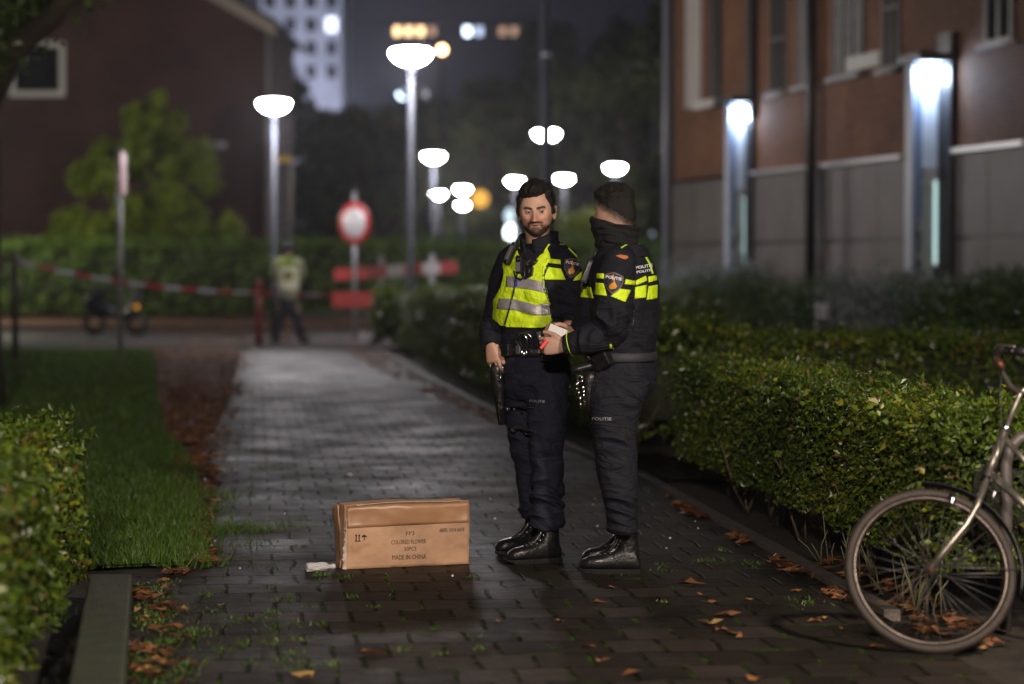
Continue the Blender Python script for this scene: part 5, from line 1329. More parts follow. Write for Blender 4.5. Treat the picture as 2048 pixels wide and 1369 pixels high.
for f in bm.faces:
    c = f.calc_center_median(); nrm_ = f.normal; pts.append((*to_px(c), c))
arr = np.array([(p[0], p[1]) for p in pts]); ins = in_poly(arr, outline)
for f, q, i_ in zip(list(bm.faces), pts, ins):
    c = q[2]; ctr_ = P1(1075, 580, .02); front = (c - ctr_).dot(FR) ; side = abs((c - ctr_).dot(LT))
    facing = (c.xy - ctr_.xy).dot(Vector((0, -1))) > -.03
    if facing: 
        if not i_: kill.append(f)
    else:
        if (c.z > P1(0, 520).z and side > .13) or (side > .165 and c.z > P1(0, 610).z) or c.z > P1(0, 494).z: kill.append(f)
bmesh.ops.delete(bm, geom=kill, context='FACES'); 
for _ in range(3): bmesh.ops.smooth_vert(bm, verts=[v for v in bm.verts if v.is_boundary], factor=.5, use_axis_x=True, use_axis_y=True, use_axis_z=True)
bm.to_mesh(me); bm.free()
vest1 = link_mesh('vest', me, HIVIS, o1); so_ = vest1.modifiers.new('s', 'SOLIDIFY'); so_.thickness = .005; so_.offset = 1
bv = bvh_of([vest1]); bj = bvh_of([jk1]); bt = bvh_of([tr1]); ball = bvh_of([vest1, jk1, tr1])
patch('reflective_band', [(1014, 552), (1050, 556), (1092, 566), (1094, 587), (1050, 578), (1012, 574)], bv, RETRO, vest1, .003)
patch('reflective_band', [(999, 597), (1030, 599), (1072, 610), (1101, 608), (1104, 630), (1070, 631), (1030, 621), (994, 618)], bv, RETRO, vest1, .003)
patch('reflective_edge', [(1083, 607), (1102, 607), (1105, 630), (1084, 631)], bv, mat('retro_mesh', (.42, .41, .44), .4, .2, nscale=200, namt=.5), vest1, .006)
patch('zip', [(1034, 548), (1036.4, 548), (1029, 585), (1020, 620), (1010, 654), (1007.6, 654), (1018, 618), (1027, 583)], bv, BLACKP, vest1, .006, 3)
patch('armhole_trim', [(1094, 532), (1098, 534), (1090, 552), (1090, 572), (1103, 600), (1108, 640), (1103, 644), (1098, 604), (1086, 576), (1086, 552)], ball, BLACKP, vest1, .006, 3)
patch('pen_badge', [(1029, 561), (1035, 560), (1036, 573), (1030, 575)], bv, mat('blue_badge', (.02, .06, .30), .4), vest1, .006, 3)
# sleeve bands and shield
patch('sleeve_stripe', [(1094, 517), (1121, 520), (1122, 529), (1092, 526)], ball, HIVIS, jk1, .004)
patch('sleeve_band', [(1086, 533), (1122, 538), (1132, 560), (1085, 560)], ball, HIVIS, jk1, .004)
patch('sleeve_band', [(1150, 555), (1163, 543), (1162, 560), (1146, 562)], bj, HIVIS, jk1, .004)
patch('piping', [(1136, 497), (1138, 496), (1158, 515), (1168, 540), (1165, 541), (1155, 517)], bj, PIPEY, jk1, .003, 3)
def shield(cx, cy, w, hgt, bv_, parent, ang=0, txt='POLITIE'):
    def tr(pts, k=1): return [(cx + (x*math.cos(ang) - y*math.sin(ang))*w/2*k, cy + (x*math.sin(ang) + y*math.cos(ang))*hgt/2*k) for x, y in pts]
    sh = [(-.92, -.72), (-.5, -.86), (0, -1), (.5, -.86), (.95, -.70), (1, -.2), (.82, .30), (.48, .70), (0, 1), (-.48, .70), (-.82, .30), (-1, -.2)]
    s = patch('shield', tr(sh), bv_, mat('shield_bronze', (.16, .12, .11), .45), parent, .005, 3)
    patch('shield_field', tr(sh, .87), bv_, mat('shield_navy', (.012, .013, .035), .6), s, .0065, 3)
    patch('emblem', tr([(-.35, .18), (.10, -.18), (.42, .30), (.30, .52), (-.22, .66), (-.42, .48)]), bv_, mat('emblem_gold', (.62, .26, .03), .4), s, .008, 3)
    patch('emblem', tr([(-.28, -.62), (-.05, -.78), (.02, -.40), (.16, -.10), (.02, -.06), (-.12, -.30)]), bv_, mat('emblem_gold', ()), s, .008, 3)
    lettering('shield_lettering', txt, cx + 1, cy - hgt*.22, w*.78, hgt*.13, bv_, mat('letter_white', (.75, .75, .8), .5), s, ang + .08, .0085, bold=.02)
shield(1143, 537, 31, 40, bj, jk1, .18)
patch('name_patch', [(1120, 487), (1130, 488), (1129, 491), (1119, 490)], bj, mat('emblem_bronze', (.25, .18, .15), .5), jk1, .003, 3)
# trouser print
lettering('trouser_print', 'POLITIE', 1075, 803, 30, 5, bt, mat('letter_grey', (.30, .30, .34), .5), tr1, .04, .003)
patch('pocket_seam', [(1054, 812), (1096, 814), (1096, 815.5), (1054, 813.5)], bt, BLACKP, tr1, .002, 3)

# --- radio, camera and cords on the chest
GRY = mat('device_grey', (.16, .15, .16), .4)
p, nr = onto(ball, 1028, 512, .02); ax = (P1(1036, 492) - P1(1018, 532)).normalized(); ay = nr; az = ax.cross(ay).normalized()
rd = box_at(p, az, ay, ax, .032, .030, .115).build('shoulder_radio', BLACKP, vest1, bevel=.006)
box_at(p + nr*.017, az, ay, ax, .022, .004, .075).build('radio_face', GRY, rd)
MB().tube([p + ax*.055, p + ax*.10], [.006, .004], 8).build('radio_aerial', BLACKP, rd)
p, nr = onto(ball, 1043, 533, .018); ay = nr; az = ax.cross(ay).normalized(); ax2 = Vector((0, 0, 1)); az = ax2.cross(ay).normalized()
cm = box_at(p, az, ay, ax2, .036, .024, .085).build('body_camera', BLACKP, vest1, bevel=.005)
box_at(p + nr*.013 - ax2*.012, az, ay, ax2, .022, .003, .045).build('camera_face', GRY, cm); MB().ell(p + nr*.013 + ax2*.026, (.008, .006, .008)).build('camera_lens', mat('lens_glass', (.02, .02, .03), .05), cm)
def cord(name, pts, r_, parent, bv_=ball, off=.012, m=BLACKP):
    q = [onto(bv_, x, y, off + (o_[0] if o_ else 0))[0] for x, y, *o_ in pts]; 
    return MB().tube(q, r_, 8).build(name, m, parent)
cord('cord', [(1030, 545), (1034, 556), (1045, 560), (1052, 552), (1050, 540), (1056, 528), (1066, 520)], .0045, vest1)
cord('strap', [(1052, 518), (1056, 530), (1062, 540), (1058, 552)], .008, vest1)
cord('strap', [(1062, 536), (1072, 528), (1076, 522)], .007, vest1)
cord('strap', [(1036, 515), (1048, 522), (1058, 533)], .008, vest1)
patch('vest_fastener', [(1046, 526), (1068, 536), (1066, 552), (1052, 560), (1044, 552)], ball, BLACKP, vest1, .010, 3)
# --- belt and kit
b = MB(); rr = [ering(P1(1067, y, .02) + FR*0, LT, FR, rx, ry, 48) for y, rx, ry in ((712, .183, .141), (710, .190, .148), (694, .188, .147), (692, .180, .139))]
belt1 = MB().rings(rr, cap=False).build('belt', LEATH, o1); bb1 = bvh_of([belt1, jk1, tr1])
def kit(name, px, py, sx, sy, sz, m, parent, bv_, off=.0, tilt=0.0, bevel=.005):
    p, nr = onto(bv_, px, py, off + sy/2); nr.z = 0; nr.normalize(); az = ZUP.cross(nr).normalized(); up = (ZUP*math.cos(tilt) + az*math.sin(tilt)).normalized(); az = up.cross(nr).normalized()
    return box_at(p, az, nr, up, sx, sy, sz).build(name, m, parent, bevel=bevel), p, nr, az, up
kit('belt_pouch', 1018, 700, .050, .035, .060, LEATH, belt1, bb1)
bk, p, nr, az, up = kit('buckle', 1038, 700, .028, .012, .045, mat('dull_metal', (.28, .28, .30), .3, .8), belt1, bb1)
kit('belt_pouch', 1092, 702, .06, .04, .10, LEATH, belt1, bb1)
p, nr = onto(bb1, 1052, 695, .028); nr.z = 0; nr.normalize(); az = ZUP.cross(nr).normalized()
cuffs = MB(); 
for (o_, r_, tl) in ((az*-.012 + ZUP*.005, .031, .3), (az*.014 + ZUP*.008 + nr*.008, .033, -.4)):
    c_ = p + o_; cuffs.tube([c_ + az*(r_*math.cos(a)) + ZUP*(r_*1.15*math.sin(a)) + nr*(.012*math.sin(a + tl)) for a in [R(k) for k in range(-50, 250, 20)]], .0048, 8)
hc = cuffs.build('handcuffs', CHROME, belt1)
m_ = MB()
for k in range(3): m_.ell(p + az*(.012*(k - 1)) - ZUP*(.052 + .006*(k % 2)) + nr*.004, (.007, .006, .016), None, 10, 8)
m_.build('chain', CHROME, hc)
# drop holster on his right thigh
hs = MB(); q = [P1(1000, 716, -.02), P1(994, 742, -.02), P1(997, 775, -.01), P1(1001, 812, .0), P1(1005, 850, .0)]
hs.tube(q, [(.030, .020), (.038, .024), (.034, .024), (.026, .020), (.020, .017)], 14); ho = hs.build('holster', LEATH, o1)
MB().tube([P1(999, 752, -.03), P1(1003, 738, -.03), P1(1005, 726, -.03)], [.010, .013, .011], 10).build('pistol_grip', BLACKP, ho)
MB().tube([P1(1003, 741, -.05), P1(1001, 758, -.05), P1(998, 764, -.05)], .005, 8).build('retaining_bar', CHROME, ho)
MB().tube([P1(1001, 724, -.05), P1(1007, 738, -.05), P1(1008, 748, -.05)], .0035, 8).build('lanyard', CHROME, ho)
MB().tube([P1(995, 800, -.035), P1(998, 815, -.035), P1(1000, 845, -.03)], .0022, 6).build('edge_seam', CHROME, ho)
for (x, y) in ((1019, 818), (1030, 858)):
    st = MB().tube([onto(bt, x - 18 + k*9, y - 6 + k*3.2, .006)[0] for k in range(6)], [(.004, .014)]*6, 8, up=(0, 1, 0)).build('thigh_strap', LEATH, ho)
    p, nr = onto(bt, x, y, .014); a_ = nr.to_track_quat('Z', 'Y').to_matrix()
    MB().revolve(p, [(.021, -.004), (.021, .004), (.013, .006)], 18, axis=a_).build('strap_disc', BLACKP, st)
    MB().revolve(p + nr*.006, [(.012, 0), (.012, .003), (.007, .0045), (.004, .0045)], 16, axis=a_).build('disc_rivet', mat('dull_metal', ()), st)
    MB().tube([onto(bt, x + 12, y - 4, .012)[0], onto(bt, x + 10, y + 8, .012)[0]], .003, 6).build('strap_clip', mat('dull_metal', ()), st)
# lighter kit glint at his left hip
MB().tube([P1(1077, 664, -.24), P1(1082, 690, -.24)], [.012, .008], 8).build('key_clip', mat('dull_metal', ()), belt1)
# boots
def boot_M(pt, yaw, tilt=0): return Matrix.Translation(pt) @ Matrix.Rotation(yaw, 4, 'Z') @ Matrix.Rotation(tilt, 4, 'Y')
g_ = G(1087, 1126); boots(o1, boot_M((g_.x, g_.y, .001), R(180 + 22)), .97)
g_ = G(1060, 1108); boots(o1, boot_M((g_.x, g_.y, .001), R(180 + 26)), .97)

# ================================================================== masked officer seen from the side
D2 = 11.33; S2 = FPX / D2
def P2(px, py, dd=0.0): return W(px, py, D2 + dd)
o2 = empty('person', (G(1240, 1148).x, D2, 0), 'police officer with a black neck gaiter pulled over his face, seen from the side', 'person')
th = R(17); FR2 = Vector((-math.cos(th), math.sin(th), 0)); LT2 = Vector((-math.sin(th), -math.cos(th), 0))
SKIN2 = (.44, .27, .20)
b = MB(); b.rings([ering(P2(x, y, .02), LT2, FR2, rx, ry, 28) for y, x, rx, ry in ((740, 1250, .145, .11), (700, 1250, .14, .10), (650, 1250, .15, .11), (600, 1248, .165, .12), (560, 1246, .17, .12), (530, 1244, .165, .10), (510, 1242, .12, .08), (495, 1238, .06, .06), (470, 1234, .055, .055))])
b.tube([P2(*q) for q in ((1240, 528, -.17), (1226, 590, -.22), (1220, 650, -.20), (1130, 690, -.16))], [.055, .05, .045, .03], 12)
b.tube([P2(*q) for q in ((1222, 528, .22), (1185, 600, .20), (1176, 650, .16), (1145, 668, .04))], [.055, .05, .045, .03], 12)
for dd in (-.09, .12): b.tube([P2(1240, 745, dd), P2(1233, 890, dd), P2(1246, 1060, dd)], [.07, .048, .032], 12)
body2 = union(b, .012, 4)
h = MB(); hand(h, P2(1129, 693, -.16), Vector((-1, .12, .02)), Vector((-.15, -1, .1)), Vector((.0, -.05, 1)), curl=(35, 50, 30), sc=1.02, curls=((30, 35, 25), (42, 52, 30), (52, 58, 30), (58, 60, 30)), thumb=(.62, .8, .1), tcurl=15)
hl2 = union(h, .0026, 1)
h = MB(); hand(h, P2(1146, 668, .04), Vector((-1, -.1, 0)), Vector((0, .6, .5)), Vector((0, -.2, 1)), curl=(30, 40, 25), sc=.95); hr2 = union(h, .003, 1)
def hl2f(p):
    x, y, z = p
    if y < -.06: return z - .060 - .012*sst(.03, 0, abs(x))
    if y < .0: return z - (.060 - .62*(y + .06))
    return z - (.0228 - .75*y)
HM2 = rot_head(P2(1230, 428, .01), R(118), R(3), 0)
head2 = head_mesh(HM2, SKIN2, beard=0, sc=1.04, ears=False, eyes=False, fade=lambda p: hl2f(p), gaze=(0, 0))
me = merge_body('body', head2, body2, SKIN2, [(hl2, (.40, .25, .19)), (hr2, SKIN2)])
link_mesh('body', me, skin_mat('skin_side', SKIN2), o2)
def th2f(p):
    x, y, z = p; return .0015 + .019*sst(.045, .085, z) + .003*sst(-.02, -.09, y)*sst(.05, .10, z)
hair_mesh('hair', HM2, 1.04, hl2f, th2f, o2, HAIRM, 8000, .013, 2, sdir=(.1, -.5, .9), soft=.022, sink=.002)
# neck gaiter
gr = [(512, 1241, .108, .098, 0), (500, 1236, .101, .086, .004), (488, 1232, .098, .080, .008), (474, 1230, .104, .084, .012), (460, 1229, .110, .087, .016), (448, 1229, .112, .087, .020), (444, 1229, .108, .083, .022)]
gd = [tuple(a_*(1-t) + c_*t for a_, c_ in zip(p_, q_)) for p_, q_ in zip(gr[:-1], gr[1:]) for t in (0, .2, .4, .6, .8)] + [gr[-1]]
b = MB(); b.rings([ering(P2(x, y, .01), LT2, FR2, lat + .006 + .003*math.sin(y*.55), fro - .001 + .004*math.sin(y*.42 + 1), 96, 2.1, dz=dz) for y, x, fro, lat, dz in gd], cap=False)
me = b.mesh('gaiter'); fold(me, [(P2(1212, 465, -.08), .11, .020, (7, 7, 24)), (P2(1252, 485, -.08), .10, .012, (7, 7, 30)), (P2(1195, 490, -.02), .08, .014, (7, 7, 30))], .004, 3)
o = link_mesh('neck_gaiter', me, FLEECE, o2); s_ = o.modifiers.new('s', 'SUBSURF'); s_.levels = s_.render_levels = 1; s_ = o.modifiers.new('t', 'SOLIDIFY'); s_.thickness = .004
# trousers
b = MB(); b.rings([ering(P2(x, y, .02), LT2, FR2, rx, ry, 36) for y, x, ry, rx in ((700, 1250, .125, .165), (725, 1250, .132, .175), (750, 1252, .142, .182), (775, 1248, .138, .178), (800, 1243, .115, .15))])
for dd, ox in ((-.095, 0), (.125, -2)):
    b.tube([P2(x + ox, y, dd + .02) for x, y in ((1243, 752), (1236, 785), (1230, 815), (1229, 850), (1230, 877), (1233, 910), (1235, 940), (1240, 985), (1244, 1020), (1245, 1045), (1244, 1060), (1243, 1068))],
           [(.145, .095), (.137, .095), (.121, .092), (.108, .088), (.100, .085), (.098, .084), (.096, .082), (.084, .078), (.072, .074), (.070, .072), (.074, .076), (.062, .062)], 28)
me = union(b, .0055, 6)
fold(me, [(P2(1232, 900, -.2), .13, .020, (5, 5, 18)), (P2(1240, 1020, -.2), .14, .030, (4, 4, 22)), (P2(1270, 790, -.2), .13, .018, (8, 8, 12)), (P2(1200, 770, -.15), .10, .014, (9, 9, 9)), (P2(1240, 850, -.2), .08, .008, (8, 8, 8))], .004, 12.0)
tr2 = link_mesh('trousers', me, mat('black_trouser', (.0105, .0115, .0190), .75, nscale=30, namt=.22, bump=.35, bscale=380, spec=.3, crease=.6), o2)
# jacket
b = MB()
b.rings([ering(P2(x, y, .02), LT2, FR2, rx, ry, 44) for y, x, ry, rx in ((722, 1251, .130, .178), (705, 1252, .130, .176), (680, 1251, .142, .186), (650, 1250, .152, .196), (610, 1249, .158, .205), (575, 1248, .160, .208), (550, 1247, .156, .205), (530, 1246, .142, .190), (514, 1244, .120, .155), (502, 1241, .098, .108), (490, 1238, .085, .085))])
b.tube([P2(*q) for q in ((1245, 510, -.09), (1238, 524, -.16), (1232, 550, -.19), (1228, 590, -.21), (1226, 625, -.22), (1219, 655, -.22), (1200, 672, -.215), (1175, 680, -.20), (1150, 687, -.18), (1137, 690, -.17), (1128, 692, -.165))],
       [.060, .080, .088, .088, .086, .082, .074, .064, .056, .052, .046], 26)
b.tube([P2(*q) for q in ((1228, 515, .14), (1214, 535, .20), (1192, 575, .18), (1180, 620, .14), (1170, 650, .10), (1155, 664, .05), (1148, 668, .04))], [.058, .074, .072, .066, .060, .048, .042], 20)
me = union(b, .0055, 5)
fold(me, [(P2(1215, 660, -.28), .14, .026, (14, 8, 12)), (P2(1228, 600, -.28), .11, .012, (6, 6, 16)), (P2(1280, 640, -.12), .16, .014, (8, 8, 9)), (P2(1165, 683, -.25), .08, .012, (22, 8, 6)), (P2(1275, 700, -.1), .10, .010, (6, 6, 18))], .0035, 21.0)
jk2 = link_mesh('jacket', me, CLOTH, o2)
b = MB(); b.rings([ering(P2(x, y, .01), LT2, FR2, lat, fro, 40, 2.1) for y, x, fro, lat in ((514, 1246, .125, .118), (504, 1245, .112, .104), (496, 1243, .104, .096), (490, 1243, .102, .093))], cap=False)
co2 = b.build('collar', CLOTH, jk2); s_ = co2.modifiers.new('t', 'SOLIDIFY'); s_.thickness = .006
bj2 = bvh_of([jk2]); bt2 = bvh_of([tr2]); bc2 = bvh_of([co2, jk2]); ball2 = bvh_of([jk2, tr2])
for nm, pl_ in (('sleeve_stripe', [(1193, 547), (1208, 548), (1208, 558), (1192, 557)]), ('sleeve_band', [(1192, 566), (1207, 567), (1214, 592), (1189, 590)]), ('chest_band', [(1166, 573), (1182, 575), (1187, 597), (1161, 595)]),
                ('sleeve_stripe', [(1251, 559), (1271, 563), (1270, 571), (1249, 569)]), ('back_stripe', [(1271, 562), (1291, 552), (1293, 562), (1272, 571)]), ('back_stripe', [(1296, 554), (1312, 551), (1313, 561), (1297, 565)]),
                ('sleeve_band', [(1221, 593), (1239, 578), (1261, 581), (1250, 604)]), ('back_band', [(1270, 575), (1293, 570), (1291, 595), (1269, 598)]), ('back_band', [(1297, 573), (1314, 570), (1313, 597), (1293, 600)]),
                ('hem_tab', [(1219, 690), (1222, 688), (1228, 698), (1219, 699)])):
    patch(nm, pl_, bj2, HIVIS, jk2, .004)
shield(1227, 567, 38, 44, bj2, jk2, .10)
patch('piping', [(1241, 496), (1254, 488), (1280, 489), (1280, 491), (1255, 490.5), (1242, 498)], bc2, PIPEY, jk2, .004, 3)
patch('piping', [(1290, 514), (1292, 513), (1302, 530), (1306, 548), (1304, 548), (1299, 531)], bj2, PIPEY, jk2, .004, 3)
patch('epaulette', [(1231, 513), (1240, 510), (1255, 513), (1256, 517), (1250, 520), (1240, 517)], bc2, mat('epaulette_orange', (.42, .14, .03), .6), jk2, .005, 3)
lettering('back_lettering', 'POLITIE', 1287, 534, 34, 6, bj2, mat('letter_white', ()), jk2, -.16, .004, bold=.02)
lettering('back_lettering', 'POLITIE', 1288, 543, 32, 5, bj2, mat('letter_white', ()), jk2, -.16, .004, bold=.02)
patch('elbow_seam', [(1268, 610), (1270, 610), (1266, 660), (1264, 660)], bj2, BLACKP, jk2, .002, 3)
# cuff piping: a ring round the wrist
c0 = P2(1141, 688, -.172); ax = (P2(1128, 692, -.165) - P2(1150, 687, -.18)).normalized(); u_ = ax.cross(ZUP).normalized(); v_ = ax.cross(u_)
MB().tube([c0 + u_*(.056*math.cos(a)) + v_*(.056*math.sin(a)) for a in [R(15*k) for k in range(25)]], .0022, 6).build('cuff_piping', PIPEY, jk2)
lettering('trouser_print', 'POLITIE', 1204, 838, 38, 6, bt2, mat('letter_grey', ()), tr2, .01, .003, bold=.01)
patch('pocket_flap', [(1182, 845), (1246, 853), (1253, 850), (1254, 853), (1246, 856), (1182, 848)], bt2, mat('navy_dark', (.006, .006, .01), .8), tr2, .004, 4)
patch('pocket_seam', [(1248, 735), (1252, 745), (1262, 750), (1300, 748), (1300, 749.5), (1261, 751.5), (1250, 746), (1246, 735)], bt2, mat('navy_dark', ()), tr2, .003, 3)
patch('pocket_seam', [(1254, 853), (1256, 853), (1252, 905), (1190, 898), (1190, 896.5), (1250, 903)], bt2, mat('navy_dark', ()), tr2, .003, 3)
# belt and kit
belt2 = MB().rings([ering(P2(1251, y, .02), LT2, FR2, rx, ry, 48) for y, ry, rx in ((722, .139, .184), (720, .146, .190), (706, .143, .187), (704, .136, .180))], cap=False).build('belt', mat('belt_web', (.030, .030, .036), .6, bump=.3, bscale=200), o2)
bb2 = bvh_of([belt2, jk2, tr2])
kit('belt_pouch', 1212, 722, .085, .05, .075, LEATH, belt2, bb2, tilt=-.5)
kit('belt_pouch', 1192, 712, .04, .05, .06, mat('device_black', (.03, .03, .04), .3), belt2, bb2, tilt=-.4)
p, nr = onto(bb2, 1196, 716, .055); MB().ell(p, (.010, .006, .008)).build('press_stud', mat('copper', (.5, .24, .16), .35, .9), belt2)
hs = MB(); hs.tube([P2(1192, 735, -.10), P2(1180, 760, -.10), P2(1176, 800, -.09), P2(1180, 830, -.08)], [(.030, .022), (.034, .024), (.022, .018), (.012, .01)], 14); ho2 = hs.build('holster', LEATH, o2)
MB().tube([P2(1142, 742, -.12), P2(1158, 738, -.12), P2(1176, 733, -.12), P2(1190, 730, -.12)], [.014, .018, .017, .020], 12).build('torch', BLACKP, ho2)
MB().tube([P2(1190, 724, -.12), P2(1191, 740, -.12)], [(.026, .02)]*2, 12).build('torch_head', BLACKP, ho2)
kb = MB(); ra_ = random.Random(4)
for k in range(11):
    q = P2(1160 + ra_.uniform(-9, 10), 762 + k*4.2, -.13 + ra_.uniform(-.02, .01)); d_ = Vector((ra_.uniform(-.3, .3), ra_.uniform(-.2, .2), -1)).normalized()
    kb.tube([q, q + d_*.012, q + d_*.035], [(.006, .0015), (.004, .0015), (.003, .001)], 6)
keys = kb.build('key_bunch', CHROME, belt2)
c_ = P2(1160, 758, -.13); MB().tube([c_ + Vector((.014*math.cos(a), 0, .014*math.sin(a))) for a in [R(30*k) for k in range(13)]], .002, 6).build('key_ring', CHROME, keys)
MB().tube([P2(1172, 728, -.12), P2(1163, 742, -.13), P2(1160, 754, -.13)], .003, 6).build('key_cord', BLACKP, keys)
# chest kit on the far strap: radio and cord
p = P2(1176, 543, -.02); ax = (P2(1188, 515) - P2(1166, 570)).normalized(); ay = Vector((-.3, -1, 0)).normalized(); az = ax.cross(ay).normalized()
rd2 = box_at(p, az, ay, ax, .036, .03, .12).build('shoulder_radio', BLACKP, jk2, bevel=.006)
box_at(p + ay*.017, az, ay, ax, .018, .004, .09).build('radio_face', mat('device_grey', ()), rd2); MB().tube([p + ax*.06, p + ax*.11], [.006, .004], 8).build('radio_aerial', BLACKP, rd2)
MB().tube([P2(1186, 530, -.06), P2(1180, 560, -.10), P2(1186, 580, -.12), P2(1192, 560, -.13), P2(1190, 545, -.12)], .0045, 8).build('cord', BLACKP, rd2)
MB().tube([P2(1162, 575, -.02), P2(1168, 550, -.04), P2(1176, 535, -.05)], .004, 8).build('cord', mat('device_grey', ()), rd2)
g_ = G(1241, 1147); boots(o2, boot_M((g_.x, g_.y - .02, .001), R(180 - 6)), 1.0)
g_ = G(1240, 1136); boots(o2, boot_M((g_.x + .006, g_.y + .12, .001), R(180 - 4)), .96)

# --- what they hold
b = box_at(P2(1115, 662, -.04), Vector((1, -.1, -.40)).normalized(), Vector((.4, .1, 1)).normalized()*-1, Vector((.1, -1, .1)).normalized(), .085, .038, .012)
o = b.build('notebook', mat('paper_white', (.62, .60, .60), .6)); o['label'] = 'small white notebook held between the hands of the two officers'; o['category'] = 'notebook'
d_ = (P2(1080, 699) - P2(1097, 678)).normalized()
b = box_at(P2(1088, 689, -.200), d_, Vector((0, -1, 0)), d_.cross(Vector((0, -1, 0))), .052, .010, .016)
o = b.build('lighter', mat('lighter_red', (.75, .025, .03), .35), bevel=.003); tag(o, 'bright red lighter held in the fingers of the masked officer', 'lighter')

# ================================================================== officer far away at the tape
D3 = 44.3
def P3(px, py, dd=0.0): return W(px, py, D3 + dd)
o3 = empty('person', (G(577, 686).x, D3, 0), 'distant officer in a pale vest seen from behind, standing at the tape', 'person')
LT3, FR3 = Vector((1, 0, 0)), Vector((0, 1, 0))
b = MB(); b.rings([ering(P3(x, y), LT3, FR3, rx, ry, 24) for y, x, rx, ry in ((590, 577, .13, .09), (560, 577, .15, .10), (535, 577, .16, .10), (520, 577, .14, .09), (512, 577, .06, .06), (505, 577, .055, .055))])
b.ell(P3(576, 498, 0), (.085, .10, .12)); 
for s_ in (-1, 1):
    b.tube([P3(577 + s_*20, 522), P3(577 + s_*27, 545), P3(577 + s_*22, 562, .15), P3(577 + s_*10, 556, .30)], [.05, .045, .04, .03], 10)
    b.tube([P3(577 + s_*11, 600), P3(577 + s_*20, 645), P3(577 + s_*26, 680)], [.08, .06, .045], 10)
me = union(b, .014, 3); cm_ = col_mesh('body', [v.co.copy() for v in me.vertices], [tuple(p.vertices) for p in me.polygons], [(*SKIN2, 1)]*len(me.vertices)); link_mesh('body', cm_, skin_mat('skin_far', SKIN2), o3)
MB().ell(P3(576, 495, -.01), (.096, .112, .108)).build('cap', mat('cap_navy', (.02, .018, .035), .8), o3)
b = MB(); b.rings([ering(P3(x, y), LT3, FR3, rx, ry, 24) for y, x, rx, ry in ((600, 577, .165, .12), (575, 577, .18, .13), (540, 577, .20, .135), (522, 577, .17, .11), (512, 577, .09, .08))])
for s_ in (-1, 1): b.tube([P3(577 + s_*17, 520), P3(577 + s_*25, 532), P3(577 + s_*29, 548), P3(577 + s_*24, 562, .15), P3(577 + s_*12, 558, .28)], [.07, .075, .065, .058, .045], 12)
jk3 = link_mesh('jacket', union(b, .012, 3), mat('pale_sleeve', (.30, .32, .17), .7), o3)
VW = mat('pale_vest', (.85, .86, .64), .6)
v3 = MB().rings([ering(P3(577, y), LT3, FR3, rx, ry, 24) for y, rx, ry in ((580, .195, .15), (560, .20, .155), (540, .205, .155), (528, .19, .14), (517, .14, .12))], cap=False).build('vest', VW, o3)
bv3 = bvh_of([v3]); patch('vest_top', [(560, 517), (594, 517), (596, 533), (558, 533)], bv3, mat('vest_lime', (.26, .42, .03), .6), v3, .006, 6, D3); patch('back_panel', [(568, 543), (586, 543), (586, 560), (568, 560)], bv3, mat('vest_olive', (.24, .28, .02), .6), v3, .006, 6, D3)
b = MB(); b.rings([ering(P3(577, y), LT3, FR3, rx, .12, 24) for y, rx in ((594, .165), (608, .175), (622, .16))])
for s_ in (-1, 1): b.tube([P3(577 + s_*9, 612), P3(577 + s_*17, 640), P3(577 + s_*25, 678)], [.095, .082, .07], 14)
link_mesh('trousers', union(b, .012, 3), mat('far_trouser', (.014, .018, .03), .7), o3)
for s_ in (-1, 1):
    g_ = G(577 + s_*26, 687); boots(o3, boot_M((g_.x, D3, 0), R(90 - s_*22)), 1.0)
# ================================================================== cardboard box
CARD = mat('cardboard', (.44, .26, .155), .72, nscale=5, namt=.24, bump=.3, bscale=22)
CARD2 = mat('cardboard_tape', (.34, .18, .095), .38, nscale=9, namt=.08)
CARDW = mat('torn_card', (.62, .50, .42), .8, nscale=40, namt=.3)
INK = mat('stamp_ink', (.018, .012, .010), .7)
A = G(692, 1140); B_ = G(938, 1129); ux = (B_ - A); Lb = ux.length; ux.normalize(); uy = Vector((-ux.y, ux.x, 0)); Hb = .315; dep = .15
S_A = FPX / A.y
box = empty('cardboard_box', (A.x, A.y, 0), 'worn brown cardboard box standing on the paving left of the officers', 'box')
def BXp(u, v, w): return A + ux*u + uy*v + ZUP*w       # along front, back, up
def sheet(name, fn, nu, nv, m, t=.005):
    vs = [fn(i/nu, j/nv) for j in range(nv+1) for i in range(nu+1)]; fs = [(j*(nu+1)+i, j*(nu+1)+i+1, (j+1)*(nu+1)+i+1, (j+1)*(nu+1)+i) for j in range(nv) for i in range(nu)]
    b = MB(); b.add(vs, fs, 0, True); o = b.build(name, m, box); s = o.modifiers.new('t', 'SOLIDIFY'); s.thickness = t; s.offset = 0; return o
def warp(u, w): return .006*math.sin(u*7 + 1)*math.sin(w*9) + .004*noise.noise(Vector((u*9, w*9, 3)))
zt_ = .300
def topz(u): return zt_ + .006*math.sin(u*5) + .012*u
front = sheet('front_side', lambda u, v: BXp(u*Lb, warp(u, v) - .006*math.sin(math.pi*v)*math.sin(math.pi*u) + (.010 if v > .98 else 0), .002 + v*(topz(u) - .002)), 40, 20, CARD)
